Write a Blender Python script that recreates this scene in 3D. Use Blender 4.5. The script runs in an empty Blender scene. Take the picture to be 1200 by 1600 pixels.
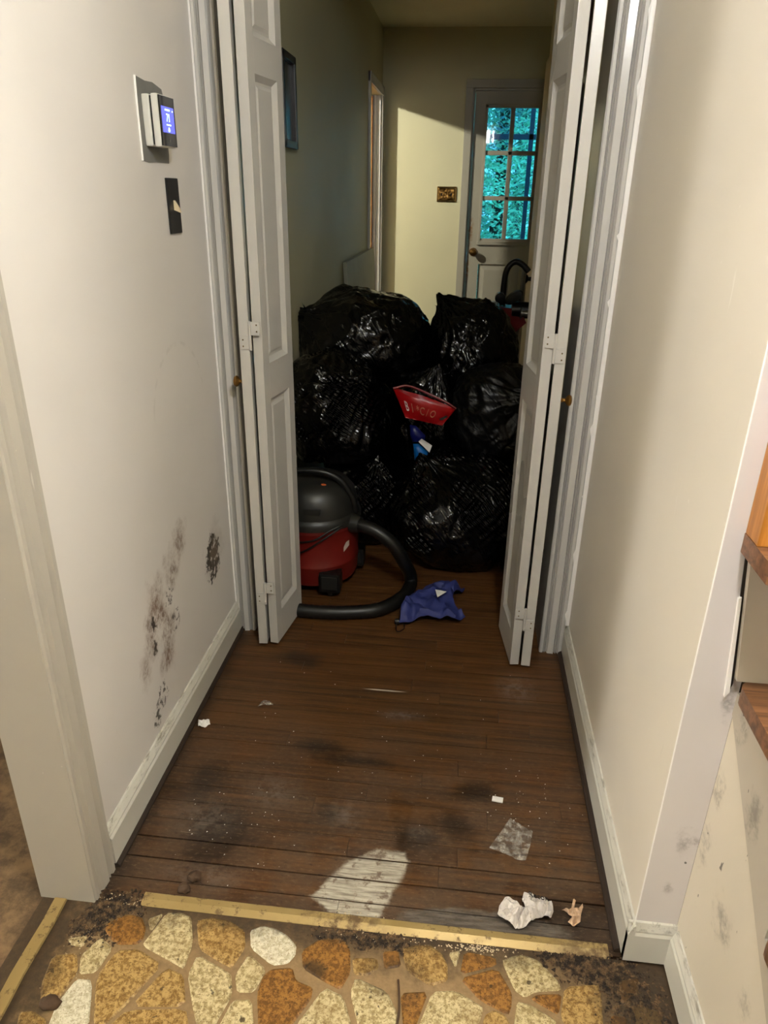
import bpy, bmesh, math, random
from mathutils import Vector, Matrix, noise
random.seed(7)
scene = bpy.context.scene
COL = scene.collection

# ------------------------------------------------------------------ camera
cam_data = bpy.data.cameras.new('camera')
cam = bpy.data.objects.new('camera', cam_data)
COL.objects.link(cam)
cam_data.sensor_width = 36.0
cam_data.lens = 1122.0 / 1600.0 * 36.0
cam_data.clip_start = 0.02
CAM_H = 1.35
PITCH, ROLL, YAW = math.radians(23.96), math.radians(0.935), math.radians(5.96)
_f = Vector((-math.sin(YAW) * math.cos(PITCH), math.cos(YAW) * math.cos(PITCH), -math.sin(PITCH)))
_r = Vector((math.cos(YAW), math.sin(YAW), 0))
_u = _r.cross(_f)
_r2 = _r * math.cos(ROLL) + _u * math.sin(ROLL)
_u2 = _u * math.cos(ROLL) - _r * math.sin(ROLL)
cam.matrix_world = Matrix(((_r2.x, _u2.x, -_f.x, 0), (_r2.y, _u2.y, -_f.y, 0), (_r2.z, _u2.z, -_f.z, CAM_H), (0, 0, 0, 1)))
scene.camera = cam

# ------------------------------------------------------------------ view, world, light levels
scene.view_settings.view_transform = 'Standard'
scene.view_settings.look = 'None'
scene.view_settings.gamma = 1.0
scene.view_settings.use_curve_mapping = False
scene.view_settings.exposure = 2.0
scene.cycles.use_denoising = True
scene.cycles.use_adaptive_sampling = True
scene.cycles.adaptive_threshold = 0.13
scene.cycles.max_bounces = 7
scene.cycles.diffuse_bounces = 4
scene.cycles.glossy_bounces = 3
scene.cycles.sample_clamp_indirect = 4.0

world = bpy.data.worlds.new('dusk_sky')
scene.world = world
world.use_nodes = True
_wn = world.node_tree.nodes
_bg = _wn['Background']
_bg.inputs['Color'].default_value = (0.10, 0.60, 0.95, 1)
_bg.inputs['Strength'].default_value = 0.85

# lamps of the house: position, radius of the globe, colour, radiance
LAMP_NEAR = ((0.234, 0.32, 2.13), 0.085, (0.975, 0.985, 1.0), 64.0)
LAMP_STAIR = ((1.15, 0.60, 2.28), 0.11, (1.0, 0.96, 0.92), 23.0)
LAMP_LEFT = ((-6.0, -1.45, 2.00), 0.34, (1.0, 0.985, 0.97), 31.0)
LAMP_SIDE = ((-2.0, 4.50, 2.36), 0.035, (1.0, 0.99, 0.90), 1480.0)

# ------------------------------------------------------------------ mesh helpers
class MB:
    def __init__(s):
        s.v = []; s.f = []; s.smooth = False
    def add(s, vs, fs):
        o = len(s.v); s.v += [tuple(v) for v in vs]; s.f += [tuple(i + o for i in f) for f in fs]; return s
    def box(s, x0, x1, y0, y1, z0, z1, bev=0.0):
        if bev <= 0:
            vs = [(x, y, z) for z in (z0, z1) for y in (y0, y1) for x in (x0, x1)]
            return s.add(vs, [(0, 2, 3, 1), (4, 5, 7, 6), (0, 1, 5, 4), (2, 6, 7, 3), (0, 4, 6, 2), (1, 3, 7, 5)])
        bm = bmesh.new(); bmesh.ops.create_cube(bm, size=1)
        bmesh.ops.scale(bm, vec=(x1 - x0, y1 - y0, z1 - z0), verts=bm.verts)
        bmesh.ops.translate(bm, vec=((x0 + x1) / 2, (y0 + y1) / 2, (z0 + z1) / 2), verts=bm.verts)
        bmesh.ops.bevel(bm, geom=bm.edges[:], offset=bev, segments=2, affect='EDGES', profile=0.7)
        bm.verts.index_update()
        s.add([v.co[:] for v in bm.verts], [[v.index for v in f.verts] for f in bm.faces]); bm.free(); return s
    def prism(s, prof, a, b, put):
        """extrude the 2D profile from a to b; put(p, q, t) maps to 3D"""
        n = len(prof)
        vs = [put(p, q, a) for p, q in prof] + [put(p, q, b) for p, q in prof]
        fs = [(i, (i + 1) % n, n + (i + 1) % n, n + i) for i in range(n)]
        fs += [tuple(range(n))[::-1], tuple(range(n, 2 * n))]
        return s.add(vs, fs)
    def tube(s, pts, r, seg=10, cap=True, rib=0.0):
        pts = [Vector(p) for p in pts]; n = len(pts)
        rad = r if isinstance(r, (list, tuple)) else [r] * n
        t0 = (pts[1] - pts[0]).normalized()
        nrm = t0.orthogonal().normalized(); vs = []
        for i, p in enumerate(pts):
            t = (pts[min(i + 1, n - 1)] - pts[max(i - 1, 0)]).normalized()
            nrm = (nrm - t * nrm.dot(t)).normalized(); b = t.cross(nrm)
            rr = rad[i] * (1 + (rib if i % 2 else 0))
            for k in range(seg):
                a = 2 * math.pi * k / seg
                vs.append(p + nrm * math.cos(a) * rr + b * math.sin(a) * rr)
        fs = [(i * seg + k, i * seg + (k + 1) % seg, (i + 1) * seg + (k + 1) % seg, (i + 1) * seg + k) for i in range(n - 1) for k in range(seg)]
        if cap:
            fs += [tuple(range(seg))[::-1], tuple(range((n - 1) * seg, n * seg))]
        return s.add(vs, fs)
    def lathe(s, prof, c, seg=32, axis='z', squash=(1, 1)):
        vs = []
        for r, h in prof:
            for k in range(seg):
                a = 2 * math.pi * k / seg
                x, y = r * math.cos(a) * squash[0], r * math.sin(a) * squash[1]
                q = {'z': (x, y, h), 'x': (h, x, y), 'y': (x, h, y)}[axis]
                vs.append((c[0] + q[0], c[1] + q[1], c[2] + q[2]))
        n = len(prof)
        fs = [(i * seg + k, i * seg + (k + 1) % seg, (i + 1) * seg + (k + 1) % seg, (i + 1) * seg + k) for i in range(n - 1) for k in range(seg)]
        fs += [tuple(range(seg))[::-1], tuple(range((n - 1) * seg, n * seg))]
        return s.add(vs, fs)
    def xf(s, fn):
        s.v = [tuple(fn(Vector(v))) for v in s.v]; return s
    def mesh(s, name, off=(0, 0, 0), smooth=False, angle=40):
        me = bpy.data.meshes.new(name)
        me.from_pydata([(a - off[0], b - off[1], c - off[2]) for a, b, c in s.v], [], s.f)
        bm = bmesh.new(); bm.from_mesh(me)
        bmesh.ops.recalc_face_normals(bm, faces=bm.faces); bm.to_mesh(me); bm.free()
        if smooth:
            me.shade_smooth()
            me.set_sharp_from_angle(angle=math.radians(angle))
        me.update(); return me

def spline(pts, n=40):
    P = [Vector(p) for p in pts]; P = [P[0] * 2 - P[1]] + P + [P[-1] * 2 - P[-2]]
    out = []; m = len(P) - 3
    for k in range(n + 1):
        t = k / n * m; i = min(int(t), m - 1); t -= i
        a, b, c, d = P[i:i + 4]
        out.append(0.5 * ((2 * b) + (c - a) * t + (2 * a - 5 * b + 4 * c - d) * t * t + (3 * b - a - 3 * c + d) * t ** 3))
    return out

WLOC = {}
def tag(o, label=None, cat=None, group=None, kind=None):
    if label: o['label'] = label
    if cat: o['category'] = cat
    if group: o['group'] = group
    if kind: o['kind'] = kind
    return o
def wl(o):
    return WLOC.get(o.name, (0, 0, 0)) if o else (0, 0, 0)
def thing(name, loc, label, cat, group=None, kind=None):
    o = bpy.data.objects.new(name, None); COL.objects.link(o)
    o.empty_display_size = 0.05
    o.location = loc; WLOC[o.name] = tuple(loc)
    return tag(o, label, cat, group, kind)
def put(name, mb, mat, parent=None, loc=None, smooth=False, angle=40, label=None, cat=None, group=None, kind=None):
    """mesh object; coordinates of mb are world ones, the origin goes to loc (or the parent's origin)"""
    base = wl(parent)
    w = tuple(loc) if loc else base
    me = mb.mesh(name, w, smooth, angle)
    o = bpy.data.objects.new(name, me); COL.objects.link(o)
    if mat: me.materials.append(mat)
    if parent: o.parent = parent
    o.location = (w[0] - base[0], w[1] - base[1], w[2] - base[2]); WLOC[o.name] = w
    return tag(o, label, cat, group, kind)
def text_mb(s, size, place, depth=0.0006):
    """flat lettering as a mesh; place(x, y, h) maps the letter plane to the world"""
    cu = bpy.data.curves.new('lettering', 'FONT'); cu.body = s; cu.size = size; cu.align_x = 'CENTER'; cu.align_y = 'CENTER'
    cu.extrude = depth; cu.resolution_u = 3
    o = bpy.data.objects.new('lettering', cu); COL.objects.link(o)
    dg = bpy.context.evaluated_depsgraph_get()
    me = o.evaluated_get(dg).to_mesh()
    mb = MB(); mb.add([place(*v.co) for v in me.vertices], [tuple(p.vertices) for p in me.polygons])
    o.evaluated_get(dg).to_mesh_clear()
    bpy.data.objects.remove(o); bpy.data.curves.remove(cu)
    return mb

# ------------------------------------------------------------------ material helpers
def srgb(r, g, b):
    f = lambda c: (c / 255 / 12.92) if c / 255 <= 0.04045 else ((c / 255 + 0.055) / 1.055) ** 2.4
    return (f(r), f(g), f(b), 1.0)
class NT:
    def __init__(s, name):
        s.m = bpy.data.materials.new(name); s.m.use_nodes = True
        s.t = s.m.node_tree; s.n = s.t.nodes; s.l = s.t.links
        s.b = s.n['Principled BSDF']; s._pos = None
    def node(s, typ, **kw):
        n = s.n.new(typ)
        for k, v in kw.items():
            if k.startswith('_'): setattr(n, k[1:], v)
            else: s.set(n.inputs[k.replace('__', ' ')], v)
        return n
    def set(s, inp, v):
        if isinstance(v, bpy.types.NodeSocket): s.l.new(v, inp)
        else: inp.default_value = v
    def math(s, op, a, b=None, c=None, clamp=False):
        n = s.n.new('ShaderNodeMath'); n.operation = op; n.use_clamp = clamp
        s.set(n.inputs[0], a)
        if b is not None: s.set(n.inputs[1], b)
        if c is not None: s.set(n.inputs[2], c)
        return n.outputs[0]
    def vm(s, op, a, b=None, out=0):
        n = s.n.new('ShaderNodeVectorMath'); n.operation = op
        s.set(n.inputs[0], a)
        if b is not None: s.set(n.inputs[1], b)
        return n.outputs['Value' if op in ('LENGTH', 'DOT_PRODUCT', 'DISTANCE') else 'Vector']
    @property
    def pos(s):
        if s._pos is None: s._pos = s.n.new('ShaderNodeNewGeometry').outputs['Position']
        return s._pos
    def obj(s): return s.n.new('ShaderNodeTexCoord').outputs['Object']
    def rand(s): return s.n.new('ShaderNodeObjectInfo').outputs['Random']
    def noise(s, vec, scale, detail=4, rough=0.55, dist=0.0):
        n = s.node('ShaderNodeTexNoise', Vector=vec, Scale=scale, Detail=detail, Roughness=rough, Distortion=dist)
        return n.outputs['Fac']
    def ramp(s, v, a, b, lo=0.0, hi=1.0, smooth=True):
        n = s.n.new('ShaderNodeMapRange'); n.interpolation_type = 'SMOOTHSTEP' if smooth else 'LINEAR'
        s.set(n.inputs['Value'], v); s.set(n.inputs['From Min'], a); s.set(n.inputs['From Max'], b)
        s.set(n.inputs['To Min'], lo); s.set(n.inputs['To Max'], hi)
        return n.outputs[0]
    def mix(s, f, a, b, mode='MIX'):
        n = s.n.new('ShaderNodeMix'); n.data_type = 'RGBA'; n.blend_type = mode
        s.set(n.inputs[0], f); s.set(n.inputs[6], a); s.set(n.inputs[7], b); return n.outputs[2]
    def bump(s, h, strength=0.3, dist=0.002, normal=None):
        n = s.node('ShaderNodeBump', Height=h, Strength=strength, Distance=dist)
        if normal is not None: s.set(n.inputs['Normal'], normal)
        return n.outputs[0]
    def blob(s, c, r, soft=0.5, jitter=None):
        """1 inside the ellipsoid at c with radii r (0 = ignore that axis)"""
        d = s.vm('SUBTRACT', s.pos, tuple(c))
        d = s.vm('MULTIPLY', d, tuple((1 / q if q else 0) for q in r))
        L = s.vm('LENGTH', d)
        if jitter is not None: L = s.math('ADD', L, jitter)
        return s.ramp(L, 1.0, 1.0 - soft, 0.0, 1.0)
    def union(s, items):
        out = items[0]
        for i in items[1:]: out = s.math('MAXIMUM', out, i)
        return out
    def out(s, color=None, rough=None, normal=None, spec=None, metal=None):
        if color is not None: s.set(s.b.inputs['Base Color'], color)
        if rough is not None: s.set(s.b.inputs['Roughness'], rough)
        if normal is not None: s.set(s.b.inputs['Normal'], normal)
        if spec is not None: s.set(s.b.inputs['Specular IOR Level'], spec)
        if metal is not None: s.set(s.b.inputs['Metallic'], metal)
        return s.m
def plain(name, rgb, rough=0.5, metal=0.0, spec=0.5, var=0.08, scale=30.0, bump=0.0):
    t = NT(name); c = srgb(*rgb)
    f = t.noise(t.pos, scale, 3)
    dark = tuple(x * (1 - 2 * var) for x in c[:3]) + (1,)
    col = t.mix(f, dark, tuple(min(1, x * (1 + var)) for x in c[:3]) + (1,))
    nm = t.bump(f, bump, 0.002) if bump else None
    return t.out(col, rough, nm, spec, metal)
def glow(name, rgb, strength):
    t = NT(name); t.out((0, 0, 0, 1), 0.5)
    t.b.inputs['Emission Color'].default_value = tuple(rgb) + (1,)
    t.b.inputs['Emission Strength'].default_value = strength
    return t.m
M = {}
# ------------------------------------------------------------------ materials
def paint(name, rgb, rough=0.42, marks=0.0, mould=False, tint=None):
    """old wall paint with a faint roller texture; small scuffs and, on the left wall, mould"""
    t = NT(name); c = srgb(*rgb)
    big = t.noise(t.pos, 1.3, 3)
    fine = t.noise(t.pos, 240, 2)
    col = t.mix(t.ramp(big, 0.35, 0.65), tuple(x * 0.93 for x in c[:3]) + (1,), c)
    if marks:
        st = t.noise(t.vm('MULTIPLY', t.pos, (26, 26, 9)), 1.0, 4, 0.6)
        chips = t.ramp(t.noise(t.pos, 60, 2), 0.755, 0.77)
        col = t.mix(t.math('MULTIPLY', chips, 0.8 * marks), col, srgb(250, 246, 235))
        dk = t.ramp(t.noise(t.pos, 43, 2, 0.4), 0.80, 0.81)
        col = t.mix(t.math('MULTIPLY', dk, marks), col, srgb(60, 50, 40))
        scr = t.math('MULTIPLY', t.ramp(t.noise(t.vm('MULTIPLY', t.vm('ADD', t.pos, t.vm('MULTIPLY', t.pos, (0, 0, 0))), (60, 60, 5)), 1.0, 2), 0.70, 0.73), t.ramp(t.noise(t.pos, 3.5, 2), 0.55, 0.62))
        col = t.mix(t.math('MULTIPLY', scr, 1.2 * marks), col, srgb(252, 248, 238))
        col = t.mix(t.math('MULTIPLY', t.ramp(st, 0.70, 0.80), 0.25 * marks), col, srgb(120, 105, 88))
    if mould:
        j = t.math('MULTIPLY', t.math('SUBTRACT', t.noise(t.pos, 16, 5, 0.65), 0.5), 1.9)
        soft = t.union([t.blob((0, y, z), (0, a, b), 0.9, j) for y, z, a, b in (
            (1.60, .53, .06, .06), (1.53, .475, .07, .07), (1.43, .42, .085, .10), (1.47, .335, .075, .075), (1.38, .36, .06, .08), (1.33, .30, .045, .06), (1.45, .26, .06, .06))])
        speck = t.math('MULTIPLY', t.ramp(t.noise(t.pos, 34, 6, 0.75), 0.36, 0.60), t.ramp(t.noise(t.vm('MULTIPLY', t.pos, (1, 1, .6)), 120, 4, 0.7), 0.34, 0.62, .35, 1.0))
        col = t.mix(t.math('MULTIPLY', soft, t.math('ADD', t.math('MULTIPLY', speck, 0.80), 0.14)), col, srgb(104, 70, 42))
        j2 = t.math('MULTIPLY', t.math('SUBTRACT', t.noise(t.pos, 38, 4, 0.7), 0.5), 2.6)
        core = t.union([t.blob((0, y, z), (0, a, b), 0.35, j2) for y, z, a, b in (
            (1.50, .41, .028, .03), (1.40, .40, .02, .03), (1.395, .19, .035, .035), (1.35, .155, .025, .03), (1.52, .335, .025, .03), (1.385, .335, .02, .03))])
        sp2 = t.ramp(t.noise(t.pos, 60, 3), 0.46, 0.56)
        col = t.mix(t.math('MULTIPLY', core, t.math('MULTIPLY', sp2, 0.9)), col, srgb(42, 28, 16))
        j3 = t.math('MULTIPLY', t.math('SUBTRACT', t.noise(t.pos, 45, 4, 0.7), 0.5), 2.2)
        spot = t.blob((0, 1.825, .358), (0, .062, .072), 0.25, j3)
        inner = t.blob((0, 1.835, .372), (0, .040, .045), 0.5, j2)
        spot_c = t.mix(t.math('MULTIPLY', inner, 0.75), srgb(34, 26, 18), srgb(112, 98, 82))
        col = t.mix(t.math('MULTIPLY', spot, t.ramp(t.noise(t.pos, 60, 4), 0.38, 0.48)), col, spot_c)
        halo = t.blob((0, 1.84, .37), (0, .095, .12), 0.8, j)
        col = t.mix(t.math('MULTIPLY', halo, 0.25), col, srgb(120, 100, 80))
        # scrubbed arc and thin scratches
        d = t.vm('MULTIPLY', t.vm('SUBTRACT', t.pos, (0, 1.70, .84)), (0, 1, 1))
        ring = t.math('ABSOLUTE', t.math('SUBTRACT', t.vm('LENGTH', d), 0.165))
        arc = t.math('MULTIPLY', t.ramp(ring, 0.007, 0.002), t.math('MULTIPLY', t.ramp(t.node('ShaderNodeSeparateXYZ', Vector=d).outputs['Z'], 0.0, 0.05), t.ramp(t.noise(t.pos, 30, 2), 0.42, 0.6)))
        col = t.mix(t.math('MULTIPLY', arc, 0.13), col, srgb(120, 112, 102))
    rg = t.math('ADD', t.math('MULTIPLY', t.ramp(big, 0.3, 0.7), 0.08), rough)
    return t.out(col, rg, t.bump(fine, 0.10, 0.001), 0.4)

def grime_paint(name, rgb, smears, rough=0.4):
    """painted stair parts with hand and foot grime in given places: (x,y,z, rx,ry,rz)"""
    t = NT(name); c = srgb(*rgb)
    col = t.mix(t.noise(t.pos, 2.0, 3), tuple(x * .92 for x in c[:3]) + (1,), c)
    j = t.math('MULTIPLY', t.math('SUBTRACT', t.noise(t.pos, 26, 5, 0.7), 0.5), 2.6)
    s = t.union([t.blob(q[:3], q[3:6], 0.9, j) for q in smears])
    col = t.mix(t.math('MULTIPLY', t.math('MULTIPLY', s, t.ramp(t.noise(t.pos, 40, 5, .7), .38, .66)), 0.55), col, srgb(84, 76, 68))
    ck = t.ramp(t.noise(t.vm('MULTIPLY', t.pos, (1, 1, 0.5)), 70, 2, 0.4), 0.755, 0.765)
    col = t.mix(t.math('MULTIPLY', ck, 0.8), col, srgb(45, 38, 30))
    return t.out(col, rough, t.bump(t.noise(t.pos, 160, 2), 0.12, 0.001), 0.4)

M['wall_left'] = paint('wall_paint_left', (214, 209, 203), 0.40, 0.0, True)
M['wall_right'] = paint('wall_paint_right', (228, 220, 206), 0.36, 0.35)
M['wall_end'] = grime_paint('wall_end_shade_tone', (212, 206, 204), ((.445, .965, .315, .026, .05, .05), (.43, .965, .20, .012, .05, .02), (.452, .965, .62, .012, .05, .05)))  # greyer than the side face: its weaker lamplight is put into the colour
M['wall_hall'] = paint('wall_paint_hall', (196, 189, 152), 0.5)
M['wall_room'] = paint('wall_paint_rooms', (196, 190, 176), 0.6)
M['ceiling'] = paint('ceiling_paint', (222, 214, 178), 0.7)
M['trim'] = paint('trim_paint', (200, 197, 191), 0.19, 0.15)
M['trim_left_dimmed'] = paint('trim_paint_dimmed', (176, 170, 158), 0.3, 0.2)  # darkened trim colour: shade put into it where the jamb renders too bright
M['trim_bright'] = paint('caulk_paint', (244, 241, 237), 0.3)
M['door'] = paint('door_paint', (190, 187, 180), 0.26, 0.12)
M['door_far'] = None
t = NT('far_door_paint'); c = srgb(158, 151, 132)
rust = t.math('MULTIPLY', t.union([t.blob((.012, 6.1, 1.08), (.03, 1, .16), 0.9), t.blob((.0, 6.1, .80), (.022, 1, .14), 0.9)]), t.ramp(t.noise(t.pos, 28, 4), 0.4, 0.6))
M['door_far'] = t.out(t.mix(rust, c, srgb(120, 84, 40)), 0.45)

t = NT('baseboard_paint'); c = srgb(196, 193, 182)
z = t.node('ShaderNodeSeparateXYZ', Vector=t.pos).outputs['Z']
dirt = t.math('MULTIPLY', t.ramp(z, 0.084, 0.096), t.ramp(t.noise(t.vm('MULTIPLY', t.pos, (1, .25, 1)), 70, 4, 0.7), 0.50, 0.68))
col = t.mix(t.math('MULTIPLY', dirt, 0.6), c, srgb(88, 74, 56))
M['base'] = t.out(col, 0.32)

def wood_floor():
    t = NT('hall_floor_boards')
    p = t.pos; rnd = t.rand()
    off = t.node('ShaderNodeCombineXYZ', X=t.math('MULTIPLY', rnd, 37.0), Y=t.math('MULTIPLY', rnd, 11.0), Z=0.0).outputs[0]
    q = t.vm('ADD', p, off)
    g1 = t.noise(t.vm('MULTIPLY', q, (2.2, 70, 1)), 1.0, 6, 0.65, 0.4)
    g2 = t.noise(t.vm('MULTIPLY', q, (7, 260, 1)), 1.0, 3, 0.6)
    base = t.mix(t.ramp(g1, 0.3, 0.7), srgb(46, 29, 13), srgb(98, 65, 33))
    base = t.mix(t.math('MULTIPLY', t.ramp(g2, 0.52, 0.7), 0.45), base, srgb(40, 22, 10))
    base = t.mix(t.math('MULTIPLY', rnd, 0.35), base, srgb(84, 50, 22))
    y = t.node('ShaderNodeSeparateXYZ', Vector=p).outputs['Y']
    x = t.node('ShaderNodeSeparateXYZ', Vector=p).outputs['X']
    n1 = t.noise(p, 3.2, 5, 0.65); n2 = t.noise(p, 9, 6, 0.7); n3 = t.noise(p, 30, 5, 0.7)
    # ground-in dirt: heavy by the threshold, thinner toward the closet
    near = t.ramp(t.math('ADD', y, t.math('MULTIPLY', t.math('SUBTRACT', n1, 0.5), 0.9)), 1.9, 1.0)
    dirt = t.math('MULTIPLY', near, t.ramp(n2, 0.36, 0.62))
    col = t.mix(t.math('MULTIPLY', dirt, 0.75), base, srgb(80, 63, 47))
    blk = t.union([t.blob(c, r, 0.9, t.math('MULTIPLY', t.math('SUBTRACT', n2, 0.5), 2.4)) for c, r in (
        ((-.50, 1.16, 0), (.16, .13, 0)), ((-.58, 1.30, 0), (.10, .12, 0)), ((-.03, 1.20, 0), (.10, .07, 0)), ((-.33, 1.47, 0), (.10, .05, 0)), ((-.20, 1.43, 0), (.14, .03, 0)),
        ((.05, 1.25, 0), (.08, .05, 0)), ((-.25, 1.25, 0), (.06, .05, 0)), ((.30, 1.03, 0), (.12, .08, 0)), ((-.45, 1.85, 0), (.10, .05, 0)), ((.1, 1.36, 0), (.06, .05, 0)))])
    col = t.mix(t.math('MULTIPLY', blk, 0.75), col, srgb(26, 19, 14))
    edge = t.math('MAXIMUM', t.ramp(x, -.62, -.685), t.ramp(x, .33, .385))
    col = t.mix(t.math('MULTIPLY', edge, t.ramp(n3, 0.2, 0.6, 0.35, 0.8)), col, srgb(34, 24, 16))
    # dusty grey film
    film = t.union([t.blob(c, r, 1.0, t.math('MULTIPLY', t.math('SUBTRACT', n3, 0.5), 2.6)) for c, r in (
        ((-.54, 1.20, 0), (.14, .10, 0)), ((-.21, 1.25, 0), (.07, .09, 0)), ((-.11, 1.62, 0), (.10, .035, 0)), ((-.50, 1.05, 0), (.16, .05, 0)), ((-.40, 1.30, 0), (.1, .1, 0)), ((-.03, 1.22, 0), (.05, .03, 0)), ((.22, 1.78, 0), (.10, .10, 0)))])
    col = t.mix(t.math('MULTIPLY', film, t.ramp(n3, 0.42, 0.7, 0.05, 0.6)), col, srgb(138, 128, 118))
    # spot scrubbed down to bare grey wood
    P = [(-.249, 1.028), (-.183, 1.124), (-.123, 1.162), (-.062, 1.161), (-.047, 1.138), (-.087, 1.030), (-.102, 0.99), (-.198, 0.99)]
    d = None
    for i in range(len(P)):
        (ax, ay), (bx, by) = P[i], P[(i + 1) % len(P)]
        nx, ny = (by - ay), -(bx - ax); L = math.hypot(nx, ny); nx /= L; ny /= L
        e = t.math('SUBTRACT', t.vm('DOT_PRODUCT', p, (nx, ny, 0)), nx * ax + ny * ay)
        d = e if d is None else t.math('MINIMUM', d, e)
    d = t.math('ADD', d, t.math('MULTIPLY', t.math('SUBTRACT', n3, 0.5), 0.034))
    bare = t.math('MULTIPLY', t.ramp(d, -0.005, 0.007), t.ramp(t.node('ShaderNodeSeparateXYZ', Vector=p).outputs['Z'], -.0010, -.0006))
    grainy = t.noise(t.vm('MULTIPLY', q, (14, 150, 1)), 1.0, 5, 0.7)
    barec = t.mix(t.ramp(grainy, 0.32, 0.66), srgb(122, 114, 101), srgb(182, 174, 158))
    barec = t.mix(t.ramp(n3, 0.52, 0.64, 0, 0.8), barec, srgb(92, 70, 54))
    col = t.mix(bare, col, barec)
    grey = t.blob((.11, 1.003, 0), (.19, .040, 0), 0.25, t.math('MULTIPLY', t.math('SUBTRACT', n3, 0.5), 0.7))
    col = t.mix(t.math('MULTIPLY', grey, 0.9), col, t.mix(t.ramp(grainy, .35, .65), srgb(66, 60, 54), srgb(106, 98, 90)))
    # gritty fine dirt, mostly near the threshold
    n5 = t.noise(t.vm('MULTIPLY', p, (60, 150, 1)), 1.0, 5, 0.75)
    grit = t.math('MULTIPLY', t.math('ADD', t.math('MULTIPLY', near, 0.8), 0.2), t.math('SUBTRACT', 1.0, bare))
    col = t.mix(t.math('MULTIPLY', grit, t.ramp(n5, 0.52, 0.70, 0, 0.55)), col, srgb(118, 98, 76))
    col = t.mix(t.math('MULTIPLY', grit, t.ramp(n5, 0.46, 0.30, 0, 0.65)), col, srgb(26, 18, 12))
    # pale scratches
    scr = t.math('MULTIPLY', t.ramp(t.noise(t.vm('MULTIPLY', p, (6, 170, 1)), 1.0, 2), 0.70, 0.74), t.ramp(n1, 0.5, 0.6))
    col = t.mix(t.math('MULTIPLY', scr, 0.35), col, srgb(170, 150, 125))
    sm = t.blob((-.17, 1.725, 0), (.075, .004, 0), 0.6)
    col = t.mix(sm, col, srgb(190, 180, 165))
    rough = t.math('ADD', t.math('MULTIPLY', t.math('MAXIMUM', dirt, t.math('MAXIMUM', bare, film)), 0.3), t.ramp(n2, 0.3, 0.7, 0.36, 0.52))
    h = t.math('ADD', t.math('MULTIPLY', g2, 0.4), n3)
    return t.out(col, rough, t.bump(h, 0.22, 0.0015), 0.35)
M['floor'] = wood_floor()
t = NT('joint_dirt')
M['subfloor'] = t.out(t.mix(t.blob((-.15, 1.08, 0), (.14, .10, 0), 0.3), srgb(34, 23, 13), srgb(12, 9, 6)), 0.9)

def stone_mat(name, lo, hi, vein):
    t = NT(name); p = t.vm('ADD', t.pos, t.node('ShaderNodeCombineXYZ', X=t.math('MULTIPLY', t.rand(), 5.0), Y=0.0, Z=0.0).outputs[0])
    a = t.noise(p, 120, 5, 0.75); b = t.noise(p, 250, 3, 0.7)
    col = t.mix(t.ramp(a, 0.40, 0.58), srgb(*lo), srgb(*hi))
    col = t.mix(t.ramp(b, 0.54, 0.64, 0, 0.75), col, srgb(*vein))
    big = t.noise(t.pos, 7, 4, 0.6)
    col = t.mix(t.ramp(big, 0.52, 0.75, 0, 0.55), col, srgb(120, 86, 40))
    # grime creeping from the threshold, the right corner and the left strip
    pos = t.pos; s = t.node('ShaderNodeSeparateXYZ', Vector=pos)
    n = t.math('MULTIPLY', t.math('SUBTRACT', t.noise(pos, 24, 5, 0.7), 0.5), 0.16)
    g = t.math('MAXIMUM', t.ramp(t.math('ADD', s.outputs['Y'], n), 0.905, 0.985), t.ramp(t.math('ADD', s.outputs['X'], n), 0.285, 0.38))
    g = t.math('MAXIMUM', g, t.ramp(t.math('SUBTRACT', s.outputs['X'], n), -0.665, -0.735))
    g = t.math('MAXIMUM', g, t.blob((-.06, .88, 0), (.10, .06, 0), 0.9, t.math('MULTIPLY', n, 6)))
    g = t.math('MAXIMUM', g, t.blob((-.215, .87, 0), (.035, .03, 0), 0.5, t.math('MULTIPLY', n, 5)))
    col = t.mix(t.math('MULTIPLY', g, 0.85), col, srgb(60, 44, 26))
    sp = t.ramp(t.noise(pos, 55, 3, 0.5), 0.68, 0.72)
    col = t.mix(t.math('MULTIPLY', sp, 0.8), col, srgb(50, 36, 20))
    return t.out(col, 0.42, t.bump(a, 0.35, 0.002), 0.35)
M['stone_gold'] = stone_mat('gold_stone_vinyl', (126, 94, 46), (182, 150, 94), (92, 64, 28))
M['stone_cream'] = stone_mat('cream_stone_vinyl', (150, 130, 88), (204, 188, 146), (110, 88, 52))
M['stone_white'] = stone_mat('pale_stone_vinyl', (186, 176, 146), (220, 213, 190), (150, 134, 104))
M['stone_brown'] = stone_mat('brown_stone_vinyl', (104, 68, 26), (152, 108, 52), (76, 48, 18))
t = NT('grout_vinyl')
s = t.node('ShaderNodeSeparateXYZ', Vector=t.pos)
n = t.math('MULTIPLY', t.math('SUBTRACT', t.noise(t.pos, 24, 5, 0.7), 0.5), 0.18)
g = t.math('MAXIMUM', t.ramp(t.math('ADD', s.outputs['Y'], n), 0.86, 0.97), t.ramp(t.math('ADD', s.outputs['X'], n), 0.28, 0.36))
g = t.math('MAXIMUM', g, t.ramp(t.math('SUBTRACT', s.outputs['X'], n), -0.64, -0.72))
col = t.mix(g, t.mix(t.noise(t.pos, 90, 4), srgb(112, 88, 58), srgb(160, 132, 92)), t.mix(t.noise(t.pos, 60, 5, .7), srgb(30, 22, 15), srgb(86, 66, 42)))
M['grout'] = t.out(col, 0.55, t.bump(t.noise(t.pos, 110, 4), 0.4, 0.003))
t = NT('dirty_room_floor')
M['room_floor'] = t.out(t.mix(t.ramp(t.noise(t.pos, 14, 6, .7), .35, .65), srgb(70, 54, 36), srgb(128, 102, 72)), 0.6, t.bump(t.noise(t.pos, 60, 4), .3, .003))

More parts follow.
